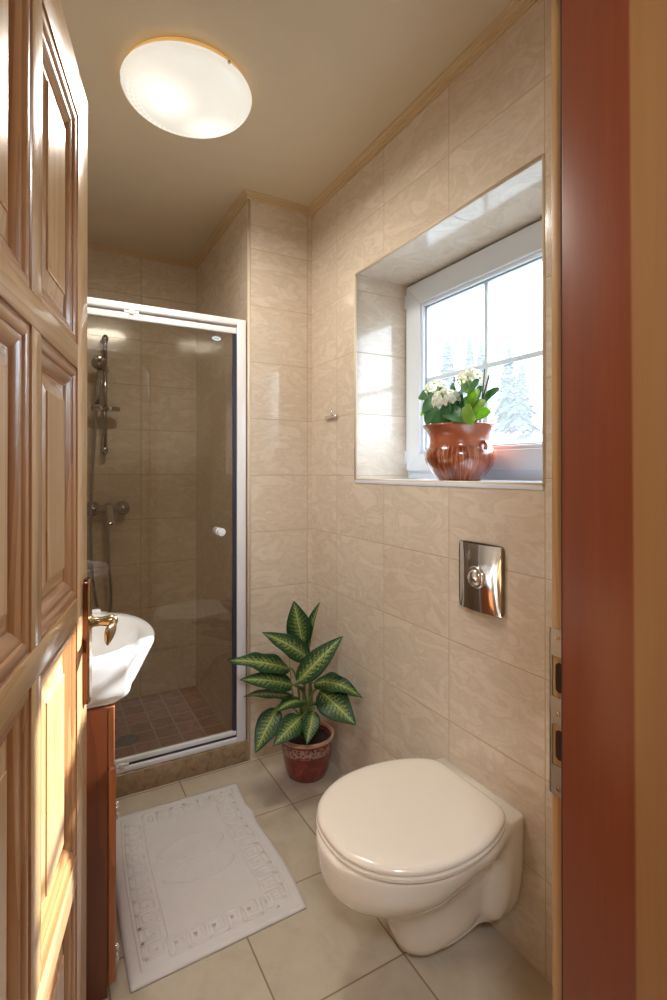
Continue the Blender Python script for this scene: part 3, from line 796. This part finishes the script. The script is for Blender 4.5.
# gently pillowed polished face
m = MB(); N = 24; grid = []
for i in range(N+1):
    rowp = []
    for j in range(N+1):
        u, v = -1+2*i/N, -1+2*j/N
        d = 0.0095+0.0105*(1-abs(u)**2.2)+0.0030*(1-v*v)*(1-abs(u)**4)
        rowp.append((WX-d, yc+u*(hy-0.003), zc+v*(hz-0.003)))
    grid.append(rowp)
m.loft(grid, False, False, closed=False)
m.build('plate_face', 'chrome', fp, smooth=True)
m = MB(); m.lathe([(0.032, 0.0), (0.0315, -0.006), (0.027, -0.010), (0.0255, -0.0085), (0.0245, -0.0085)], (WX-0.0205, yc, zc+0.002), 36, 'x')
rg = m.build('button_ring', 'chrome', fp, smooth=True)
m = MB(); m.lathe([(0.0245, -0.006), (0.023, -0.012), (0.016, -0.017), (0.007, -0.019), (0.0005, -0.0195)], (WX-0.0205, yc, zc+0.002), 36, 'x')
bt = m.build('button', 'chrome', fp, smooth=True)

# small wall hook
hk = thing('wall_hook', (WX, 1.97, 1.50), 'small chrome towel hook on the tiles left of the window', 'hook')
m = MB(); m.box(WX-0.012, WX-0.0005, 1.905, 2.005, 1.492, 1.506); m.build('bar', 'chrome', hk, bevel=0.003)
m = MB(); m.tube([(WX-0.008, 1.913, 1.500), (WX-0.022, 1.913, 1.500), (WX-0.028, 1.913, 1.506), (WX-0.028, 1.913, 1.524)], 0.0035, 10); m.build('peg', 'chrome', hk, smooth=True)

# ------------------------------------------------------------------ bath mat
mat_c = [(0.183, 1.331), (0.660, 1.342), (0.679, 2.010), (0.214, 2.022)]
def mat_pt(u, v):
    a = Vector(mat_c[0]).lerp(Vector(mat_c[1]), u); b = Vector(mat_c[3]).lerp(Vector(mat_c[2]), u)
    p_ = a.lerp(b, v)
    # the long edges are not ruler straight
    p_.x += 0.010*math.sin(PI*v*2.0)*u - 0.012*math.sin(PI*v)*(1-u) + (0.010*math.exp(-((v-0.70)/0.05)**2) if u > 0.97 else 0)
    return p_
def mat_z(u, v): return 0.009+0.0035*max(0, mnoise.noise((u*3, v*4, 2.2)))+0.003*math.exp(-((v-0.70-0.05*u)/0.035)**2)*u
bmat = thing('bath_mat', (0.43, 1.67, 0.0), 'white terry bath mat with key border on the floor', 'bath mat')
m = MB(); NU, NV = 48, 66
top = []
for j in range(NV+1):
    r_ = []
    for i in range(NU+1):
        u, v = i/NU, j/NV; e = min(u, 1-u, v, 1-v); p_ = mat_pt(u, v)
        z = mat_z(u, v)*(1.12 if e < 0.012 else 1.0)
        if e == 0: z *= 0.75
        r_.append(m.bm.verts.new((p_.x, p_.y, z)))
    top.append(r_)
for j in range(NV):
    for i in range(NU): m.bm.faces.new((top[j][i], top[j][i+1], top[j+1][i+1], top[j+1][i]))
rim = [top[0][i] for i in range(NU+1)] + [top[j][NU] for j in range(1, NV+1)] + [top[NV][i] for i in range(NU-1, -1, -1)] + [top[j][0] for j in range(NV-1, 0, -1)]
low = [m.bm.verts.new((v.co.x, v.co.y, 0.0005)) for v in rim]
for k in range(len(rim)):
    j = (k+1) % len(rim); m.bm.faces.new((rim[j], rim[k], low[k], low[j]))
m.bm.faces.new(low)
m.build('cloth', 'towel', bmat, smooth=True)
def ridge(m, pts, w_=0.0065, h_=0.0014):
    """a raised terry line that follows the mat's surface; pts in mat coordinates (u, v)"""
    fine = []
    for (a, b), (c, d) in zip(pts[:-1], pts[1:]):
        L = math.hypot((c-a)*0.48, (d-b)*0.68); n_ = max(1, int(L/0.014))
        fine += [(lerp(a, c, k/n_), lerp(b, d, k/n_)) for k in range(n_)]
    fine.append(pts[-1])
    P = [Vector((*mat_pt(u, v), mat_z(u, v))) for u, v in fine]
    rings = []
    for i, p_ in enumerate(P):
        d = (P[min(i+1, len(P)-1)]-P[max(i-1, 0)]).normalized(); s_ = Vector((-d.y, d.x, 0))
        rings.append([p_-s_*w_+Vector((0, 0, -0.001)), p_-s_*w_*0.6+Vector((0, 0, h_)), p_+s_*w_*0.6+Vector((0, 0, h_)), p_+s_*w_+Vector((0, 0, -0.001))])
    m.loft(rings)
m = MB()
def key(o, du_, dv_, n_, u0, v0):
    """greek key meander of n_ units; (du_) along, (dv_) across, starting at u0,v0"""
    unit = [(0, 0), (0, 1), (0.76, 1), (0.76, 0.28), (0.36, 0.28), (0.36, 0.66)]
    for k in range(n_):
        pts = []
        for a, b in unit:
            pts.append((u0+du_[0]*(k+a)+dv_[0]*b, v0+du_[1]*(k+a)+dv_[1]*b))
        ridge(o, pts)
        ridge(o, [(u0+du_[0]*k, v0+du_[1]*k), (u0+du_[0]*(k+1), v0+du_[1]*(k+1))])
key(m, (0, 0.074), (0.11, 0), 11, 0.09, 0.09); key(m, (0, 0.074), (-0.11, 0), 11, 0.91, 0.09)
key(m, (0.105, 0), (0, 0.078), 6, 0.22, 0.06); key(m, (0.105, 0), (0, -0.078), 6, 0.22, 0.94)
for a in (0.065, 0.225):
    ridge(m, [(a, 0.05), (a, 0.95)], 0.003, 0.0018); ridge(m, [(1-a, 0.05), (1-a, 0.95)], 0.003, 0.0018)
m.build('key_border', 'towel', bmat, smooth=True)
m = MB()
def foot(o, uc, vc, flip):
    pts = []
    for k in range(41):
        a = 2*PI*k/40; l = math.cos(a); wd = 0.085*(1+0.30*l-0.22*math.cos(2*a))
        pts.append((uc+0.23*l*flip, vc+wd*math.sin(a)*0.72))
    ridge(o, pts, 0.003, 0.002)
foot(m, 0.50, 0.44, 1); m.build('footprint', 'towel', bmat, smooth=True)
m = MB(); foot(m, 0.50, 0.60, 1); m.build('footprint', 'towel', bmat, smooth=True)

# ------------------------------------------------------------------ floor plant
t = NT('variegated_leaf')
uvn = t.n('ShaderNodeUVMap'); uv = t.sep(uvn.outputs[0])
u_ = t.math('ABSOLUTE', t.math('SUBTRACT', t.math('MULTIPLY', uv[0], 2.0), 1.0))      # 0 at the midrib, 1 at the edge
v_ = uv[1]
along = t.math('SUBTRACT', v_, t.math('MULTIPLY', u_, 0.16))
oi = t.n('ShaderNodeObjectInfo')
seedv = t.vadd(uvn.outputs[0], t.comb(t.math('MULTIPLY', oi.outputs['Random'], 31.0), t.math('MULTIPLY', oi.outputs['Random'], 11.0), 0.0))
n1 = t.noise(t.vmul(seedv, (6.0, 11.0, 1)), 3.8, 5, 0.70, 1.2)
vein = t.math('SINE', t.math('ADD', t.math('MULTIPLY', along, 75.0), t.math('MULTIPLY', n1, 7.0)))
patch = t.math('ADD', t.math('MULTIPLY', vein, 0.10), t.math('MULTIPLY', t.math('SUBTRACT', n1, 0.5), 2.3))
patch = t.math('ADD', patch, t.math('MULTIPLY', t.math('SUBTRACT', 0.50, u_), 0.62))
pm = t.smooth(patch, 0.08, 0.22)
edge_ = t.smooth(u_, 0.93, 0.74)
pm = t.math('MULTIPLY', pm, edge_)
pm = t.math('MULTIPLY', pm, t.smooth(v_, 0.99, 0.86))
grn = t.mix(n1, (0.006, 0.028, 0.012, 1), (0.016, 0.068, 0.022, 1))
c = t.mix(pm, grn, (0.23, 0.30, 0.075, 1))
c = t.mix(t.smooth(u_, 0.055, 0.02), c, (0.38, 0.44, 0.20, 1))
t.set(Base_Color=c, Roughness=0.42); t.b.inputs['Coat Weight'].default_value = 0.0; t.b.inputs['Specular IOR Level'].default_value = 0.3
M['leaf'] = t.m

def blade(m, base, tip, width, nrm, arch=0.12, shape='spear', wave=0.0, fold=0.18, curl=0.0, n=18, k=6, thick=0.0012, seed=0):
    """a leaf blade with thickness: base to tip, arched, folded along the midrib"""
    base, tip, nrm = Vector(base), Vector(tip), Vector(nrm).normalized()
    L = (tip-base).length; d = (tip-base).normalized()
    side = d.cross(nrm).normalized(); up = side.cross(d).normalized()
    uvl = m.bm.loops.layers.uv.verify()
    tops, bots = [], []
    for i in range(n+1):
        f = i/n
        c_ = base.lerp(tip, f) + up*(arch*L*4*f*(1-f)) - up*(curl*L*f*f*f)
        if shape == 'spear': hw = width/2*(math.sin(PI*min(1, f**0.72))**0.80)*(1-0.22*f**3)
        else: hw = width/2*math.sqrt(max(0, 1-(2*f-1)**2))**0.8
        hw = max(hw, 0.0006)
        rt, rb = [], []
        for j in range(-k, k+1):
            g = j/k
            off = side*(g*hw) + up*(fold*hw*abs(g)**1.3) + up*(wave*width*math.sin(f*17+seed+(1.3 if g > 0 else 0))*g*g)
            rt.append(m.bm.verts.new(c_+off)); rb.append(m.bm.verts.new(c_+off-up*thick))
        tops.append(rt); bots.append(rb)
    def face(vs, uvs):
        f_ = m.bm.faces.new(vs)
        for l, q in zip(f_.loops, uvs): l[uvl].uv = q
    K = 2*k
    for i in range(n):
        for j in range(K):
            q = [(j/K, i/n), ((j+1)/K, i/n), ((j+1)/K, (i+1)/n), (j/K, (i+1)/n)]
            face((tops[i][j], tops[i][j+1], tops[i+1][j+1], tops[i+1][j]), q)
            face((bots[i+1][j], bots[i+1][j+1], bots[i][j+1], bots[i][j]), q[::-1][0:1]+q[::-1][1:])
        for j in (0, K):
            q = [(j/K, i/n), (j/K, (i+1)/n), (j/K, (i+1)/n), (j/K, i/n)]
            face((tops[i][j], tops[i+1][j], bots[i+1][j], bots[i][j]), q)

PX, PY = 0.960, 1.945
pl = thing('potted_plant', (PX, PY, 0), 'variegated green leafy plant in red pot on the floor', 'potted plant')
t = NT('red_glazed_pot')
o = t.sep(t.obj()); nz_ = t.noise(t.obj(), 22, 5, 0.65, 0.8); band = t.math('MULTIPLY', t.smooth(o[2], 0.108, 0.113), t.smooth(o[2], 0.150, 0.145))
ang = t.math('ARCTAN2', o[1], o[0])
vo = t.n('ShaderNodeTexVoronoi'); t.link(t.comb(t.math('MULTIPLY', ang, 4.2), t.math('MULTIPLY', o[2], 42.0), 0.0), vo.inputs['Vector']); vo.inputs['Scale'].default_value = 2.2
c = t.ramp(nz_, [(0.3, (0.12, 0.016, 0.011)), (0.55, (0.23, 0.035, 0.025)), (0.75, (0.30, 0.085, 0.065))])
c = t.mix(t.math('MULTIPLY', t.math('MULTIPLY', band, 0.75), t.smooth(t.math('ADD', vo.outputs['Distance'], t.math('MULTIPLY', t.math('SUBTRACT', nz_, 0.5), 0.5)), 0.30, 0.62)), c, (0.42, 0.32, 0.25, 1))
c = t.mix(t.smooth(o[2], 0.157, 0.162), c, (0.55, 0.32, 0.25, 1))
t.set(Base_Color=c, Roughness=0.3); t.b.inputs['Coat Weight'].default_value = 0.4
t.bump(t.math('MULTIPLY', band, vo.outputs['Distance']), 0.7, 0.004)
M['redpot'] = t.m
m = MB()
m.lathe([(r_*1.10, z_) for r_, z_ in [(0.001, 0.002), (0.066, 0.0005), (0.072, 0.005), (0.080, 0.03), (0.089, 0.07), (0.094, 0.105), (0.0965, 0.110), (0.098, 0.130), (0.0975, 0.148), (0.0985, 0.155), (0.104, 0.159), (0.1065, 0.166), (0.104, 0.173), (0.099, 0.174), (0.094, 0.168), (0.090, 0.145)]], (PX, PY, 0), 56, cap0=True)
o = m.build('pot', 'redpot', pl, smooth=True)
m = MB(); m.lathe([(0.092, 0.142), (0.07, 0.147), (0.035, 0.152), (0.001, 0.154)], (PX, PY, 0), 32); m.build('soil', 'soil', pl, smooth=True)
CAMV = Vector((-0.45, -0.80, 0.35))
LEAVES = [  # blade base, tip, width, facing, arch, wave, fold, curl
    ((0.927, 1.913, 0.550), (0.893, 1.931, 0.731), 0.108, (-0.45, -0.85, 0.1), 0.03, 0.01, 0.12, 0.0),
    ((0.955, 1.915, 0.535), (0.990, 1.885, 0.725), 0.060, (-0.95, -0.1, 0.25), 0.05, 0.01, 0.45, 0.0),
    ((0.940, 1.880, 0.500), (0.739, 1.881, 0.640), 0.090, (-0.30, -0.75, 0.55), 0.10, 0.05, 0.15, 0.05),
    ((0.835, 1.775, 0.462), (1.009, 1.729, 0.625), 0.090, (-0.40, -0.80, 0.55), 0.07, 0.01, 0.22, 0.0),
    ((0.858, 1.889, 0.470), (0.602, 1.895, 0.550), 0.088, (-0.15, -0.62, 0.80), 0.07, 0.075, 0.10, 0.0),
    ((0.865, 1.876, 0.410), (0.635, 1.859, 0.483), 0.082, (-0.10, -0.70, 0.65), 0.09, 0.02, 0.10, 0.0),
    ((0.868, 1.872, 0.363), (0.651, 1.850, 0.423), 0.070, (-0.10, -0.25, 0.95), 0.05, 0.03, 0.10, 0.0),
    ((0.790, 1.857, 0.345), (0.677, 1.802, 0.225), 0.094, (-0.55, -0.70, 0.45), 0.06, 0.01, 0.12, 0.0),
    ((0.862, 1.795, 0.318), (0.725, 1.745, 0.265), 0.088, (-0.35, -0.75, 0.60), 0.12, 0.01, 0.12, 0.0),
    ((0.900, 1.765, 0.345), (0.838, 1.700, 0.262), 0.066, (-0.35, -0.80, 0.50), 0.08, 0.0, 0.20, 0.0),
    ((0.927, 1.816, 0.426), (1.050, 1.652, 0.410), 0.082, (-0.30, -0.50, 0.85), 0.20, 0.06, 0.12, 0.05),
    ((0.940, 1.790, 0.405), (1.005, 1.625, 0.325), 0.122, (-0.55, -0.55, 0.75), 0.10, 0.01, 0.15, 0.0),
    ((0.930, 1.90, 0.42), (0.860, 1.80, 0.470), 0.070, (-0.4, -0.7, 0.6), 0.1, 0.01, 0.15, 0.0),
    ((0.900, 1.87, 0.34), (0.760, 1.80, 0.360), 0.075, (-0.3, -0.5, 0.8), 0.12, 0.02, 0.12, 0.0),
    ((0.960, 1.85, 0.33), (0.930, 1.72, 0.385), 0.070, (-0.5, -0.5, 0.7), 0.12, 0.01, 0.15, 0.0),
    ((0.985, 1.93, 0.42), (1.045, 1.90, 0.520), 0.070, (-0.8, -0.5, 0.4), 0.06, 0.01, 0.2, 0.0),
]
for i, (b, tp, wd, nr, ar, wv_, fo, cu) in enumerate(LEAVES):
    m = MB(); blade(m, b, tp, wd, nr, ar, 'spear', wv_, fo, cu, seed=i*2.1)
    lf = m.build('leaf', 'leaf', pl, smooth=True)
    m = MB(); b = Vector(b); d = (Vector(tp)-b).normalized()
    root_ = Vector((PX+0.022*math.cos(i*2.4), PY+0.022*math.sin(i*2.4), 0.145))
    m.tube(spline([root_, Vector((lerp(root_.x, b.x, 0.35), lerp(root_.y, b.y, 0.35), lerp(root_.z, b.z, 0.62)+0.02)), b-d*0.012, b+d*0.03], 7), 0.0052, 8, taper=0.0025)
    m.build('stem', 'stem', lf, smooth=True)
m = MB(); m.tube([(0.86, 1.86, 0.35), (0.845, 1.85, 0.43), (0.833, 1.845, 0.545)], 0.0035, 8, taper=0.0015); m.build('stem', 'stem', pl, smooth=True)

# ------------------------------------------------------------------ plant on the window sill
QX, QY, QZ = 1.208, 1.297, WZ0+0.003
sp_ = thing('sill_plant', (QX, QY, QZ), 'white flowering plant in glazed terracotta pot on the window sill', 'potted plant')
t = NT('streaked_terracotta_glaze')
o = t.sep(t.obj()); ang = t.math('ARCTAN2', o[1], o[0])
str_ = t.noise(t.comb(t.math('MULTIPLY', t.math('COSINE', ang), 9.0), t.math('MULTIPLY', t.math('SINE', ang), 9.0), t.math('MULTIPLY', o[2], 9.0)), 2.0, 4, 0.6)
low_ = t.smooth(o[2], 0.118, 0.105)
plainc = t.mix(t.noise(t.obj(), 30, 3), (0.27, 0.062, 0.026, 1), (0.38, 0.105, 0.05, 1))
strc = t.ramp(str_, [(0.35, (0.10, 0.018, 0.008)), (0.52, (0.24, 0.055, 0.022)), (0.68, (0.50, 0.20, 0.09))])
t.set(Base_Color=t.mix(low_, plainc, strc), Roughness=0.22); t.b.inputs['Coat Weight'].default_value = 0.7
M['terra'] = t.m
m = MB()
m.lathe([(r_*1.09, z_*1.03) for r_, z_ in [(0.001, 0.003), (0.060, 0.0005), (0.066, 0.004), (0.069, 0.010), (0.083, 0.026), (0.098, 0.048), (0.1055, 0.070), (0.105, 0.088), (0.098, 0.104), (0.0925, 0.112), (0.0935, 0.117), (0.0915, 0.124), (0.092, 0.140), (0.0975, 0.156), (0.107, 0.170), (0.1125, 0.176), (0.112, 0.179), (0.104, 0.176), (0.095, 0.164), (0.088, 0.145)]], (QX, QY, QZ), 60, cap0=True)
pot = m.build('pot', 'terra', sp_, smooth=True)
for a in (math.radians(-92), math.radians(88)):
    m = MB(); cr = Vector((math.cos(a), math.sin(a), 0)); tg = Vector((-cr.y, cr.x, 0)); c0 = Vector((QX, QY, QZ+0.100))+cr*0.094
    pts = []
    for k in range(22):
        th = -0.4+k/21*5.6; rr_ = 0.020-0.0085*k/21
        pts.append(c0+cr*(0.010+rr_*math.cos(th)*0.8)+Vector((0, 0, 0.008+rr_*math.sin(th)))+tg*(0.006*math.sin(k*0.25)))
    m.tube(pts, 0.0058, 10, taper=0.0075); m.build('handle', 'terra', pot, smooth=True)
m = MB(); m.lathe([(0.091, 0.150), (0.05, 0.156), (0.001, 0.158)], (QX, QY, QZ), 28); m.build('soil', 'soil', sp_)
def leafy(name, c1, c2, trans):
    t = NT(name)
    n_ = t.noise(t.obj(), 60, 3)
    oi_ = t.n('ShaderNodeObjectInfo')
    c_ = t.mix(n_, (*c1, 1), (*c2, 1))
    t.set(Base_Color=c_, Roughness=0.35)
    tl = t.n('ShaderNodeBsdfTranslucent'); t.link(c_, tl.inputs[0])
    mx_ = t.n('ShaderNodeMixShader'); mx_.inputs[0].default_value = trans
    t.link(t.b.outputs[0], mx_.inputs[1]); t.link(tl.outputs[0], mx_.inputs[2]); t.link(mx_.outputs[0], t.out.inputs[0])
    return t.m
M['sleaf'] = leafy('dark_green_leaf', (0.035, 0.13, 0.055), (0.08, 0.26, 0.09), 0.30)
M['yleaf'] = leafy('light_green_leaf', (0.22, 0.40, 0.05), (0.36, 0.55, 0.10), 0.5)
M['petal'] = leafy('white_petal', (0.80, 0.80, 0.72), (0.90, 0.90, 0.85), 0.35)
M['bud'] = leafy('yellow_green_bud', (0.45, 0.50, 0.14), (0.62, 0.66, 0.28), 0.3)
def sq_pt(y, z, dx=0.0): f = (QX+dx)/QX; return Vector((QX+dx, y*f, EYE+(z-EYE)*f))
base_c = Vector((QX, QY, QZ+0.155))
SL = [  # centre (y, z), depth towards the room, length, width, direction in (y, z), material
    (1.472, 1.539, -0.03, 0.072, 0.046, (1.0, 0.25), 'sleaf'), (1.452, 1.500, -0.04, 0.070, 0.062, (0.8, -0.2), 'sleaf'),
    (1.440, 1.462, -0.05, 0.075, 0.060, (0.9, -0.5), 'sleaf'), (1.400, 1.445, -0.07, 0.080, 0.052, (0.5, -0.7), 'sleaf'),
    (1.320, 1.528, -0.03, 0.075, 0.040, (0.3, 0.9), 'sleaf'), (1.285, 1.518, -0.06, 0.085, 0.066, (-0.6, 0.5), 'sleaf'),
    (1.315, 1.453, -0.08, 0.115, 0.056, (-0.9, -0.25), 'sleaf'), (1.232, 1.529, -0.03, 0.078, 0.045, (-0.7, 0.7), 'sleaf'),
    (1.160, 1.500, 0.0, 0.085, 0.030, (-1.0, 0.45), 'sleaf'), (1.235, 1.497, -0.05, 0.070, 0.042, (-0.4, 0.9), 'yleaf'),
    (1.215, 1.465, -0.05, 0.070, 0.045, (-0.6, 0.5), 'yleaf'), (1.262, 1.548, 0.0, 0.06, 0.04, (0.2, 1.0), 'yleaf'),
    (1.195, 1.445, -0.02, 0.06, 0.04, (-0.9, 0.2), 'yleaf'), (1.255, 1.450, -0.08, 0.07, 0.045, (-0.3, -0.6), 'yleaf'),
    (1.488, 1.476, -0.02, 0.045, 0.018, (1.0, 0.0), 'yleaf'), (1.300, 1.480, -0.06, 0.09, 0.06, (-0.1, -1.0), 'sleaf'),
    (1.360, 1.455, -0.08, 0.09, 0.055, (0.2, -0.9), 'sleaf'), (1.210, 1.505, 0.02, 0.07, 0.045, (-0.5, 0.8), 'sleaf'),
    (1.380, 1.530, 0.03, 0.08, 0.055, (0.4, 0.7), 'sleaf'), (1.275, 1.475, 0.05, 0.08, 0.055, (-0.2, 0.9), 'sleaf'),
]
for i, (y, z, dx, L_, W_, (dy, dz), mt) in enumerate(SL):
    dv_ = Vector((random.uniform(-0.35, 0.15), dy, dz)).normalized(); c_ = sq_pt(y, z, dx)
    m = MB(); blade(m, c_-dv_*L_/2, c_+dv_*L_/2, W_, (-0.9, random.uniform(-0.4, 0.4), random.uniform(0.1, 0.7)), 0.08, 'oval', 0.01, 0.12, 0.1, n=12, k=4, seed=i)
    lf = m.build('leaf', mt, sp_, smooth=True)
    m = MB(); st_ = base_c+Vector((dx*0.5, (y-QY)*0.35, 0)); m.tube(spline([st_, (st_+c_)/2+Vector((0, 0, 0.01)), c_-dv_*L_/2, c_-dv_*L_*0.35], 5), 0.0028, 6, taper=0.0014); m.build('stem', 'stem', lf, smooth=True)
def cluster(y, z, dx, R, count, bud=0.15, seed=0):
    rnd = random.Random(seed); c_ = sq_pt(y, z, dx)
    root_m = MB(); st_ = base_c+Vector((0, (y-QY)*0.4, 0)); root_m.tube(spline([st_, (st_+c_)/2, c_], 6), 0.0032, 8, taper=0.002)
    head = root_m.build('flower_stem', 'stem', sp_, smooth=True)
    pm_, bm_ = MB(), MB()
    for k in range(count):
        f = (k+0.5)/count; ph = k*2.39996; zz = 1-1.35*f
        n_ = Vector((math.sqrt(max(0, 1-zz*zz))*math.cos(ph), math.sqrt(max(0, 1-zz*zz))*math.sin(ph), zz)).normalized()
        q = c_+Vector((n_.x*R, n_.y*R*1.15, n_.z*R*0.8))
        a1 = n_.cross(Vector((0.3, 0.2, 0.9))).normalized(); a2 = n_.cross(a1)
        if rnd.random() < bud:
            bm_.sphere(q, 0.0045, 8, 6); continue
        ro = rnd.random()*6
        for pt in range(4):
            an = ro+pt*PI/2; d_ = a1*math.cos(an)+a2*math.sin(an)
            blade(pm_, q+d_*0.001, q+d_*0.0135+n_*0.002, 0.011, n_, 0.10, 'oval', 0, 0.05, 0.0, n=4, k=2, thick=0.0006)
        bm_.sphere(q+n_*0.0015, 0.0018, 6, 4)
    pm_.build('flower_cluster', 'petal', head, smooth=True)
    bm_.build('flower_bud', 'bud', head, smooth=True)
cluster(1.413, 1.556, -0.02, 0.035, 28, 0.25, 1)
cluster(1.362, 1.507, -0.085, 0.041, 36, 0.22, 2)
cluster(1.250, 1.566, -0.01, 0.035, 28, 0.5, 3)
m = MB(); m.tube([(QX-0.01, 1.212, 1.42), (QX, 1.164, 1.566)], 0.0026, 8); m.build('support_stick', plain('dark_stick', (0.10, 0.045, 0.035), 0.7), sp_)
m = MB(); m.tube([(QX+0.02, 1.350, 1.42), (QX+0.02, 1.344, 1.590)], 0.0022, 8); m.build('support_stick', plain('thin_dark_stick', (0.12, 0.06, 0.05), 0.7), sp_)
m = MB(); m.tube([(QX+0.02, 1.225, 1.42), (QX+0.02, 1.203, 1.592)], 0.0022, 8); m.build('support_stick', plain('dark_stick_behind', (0.12, 0.06, 0.05), 0.7), sp_)
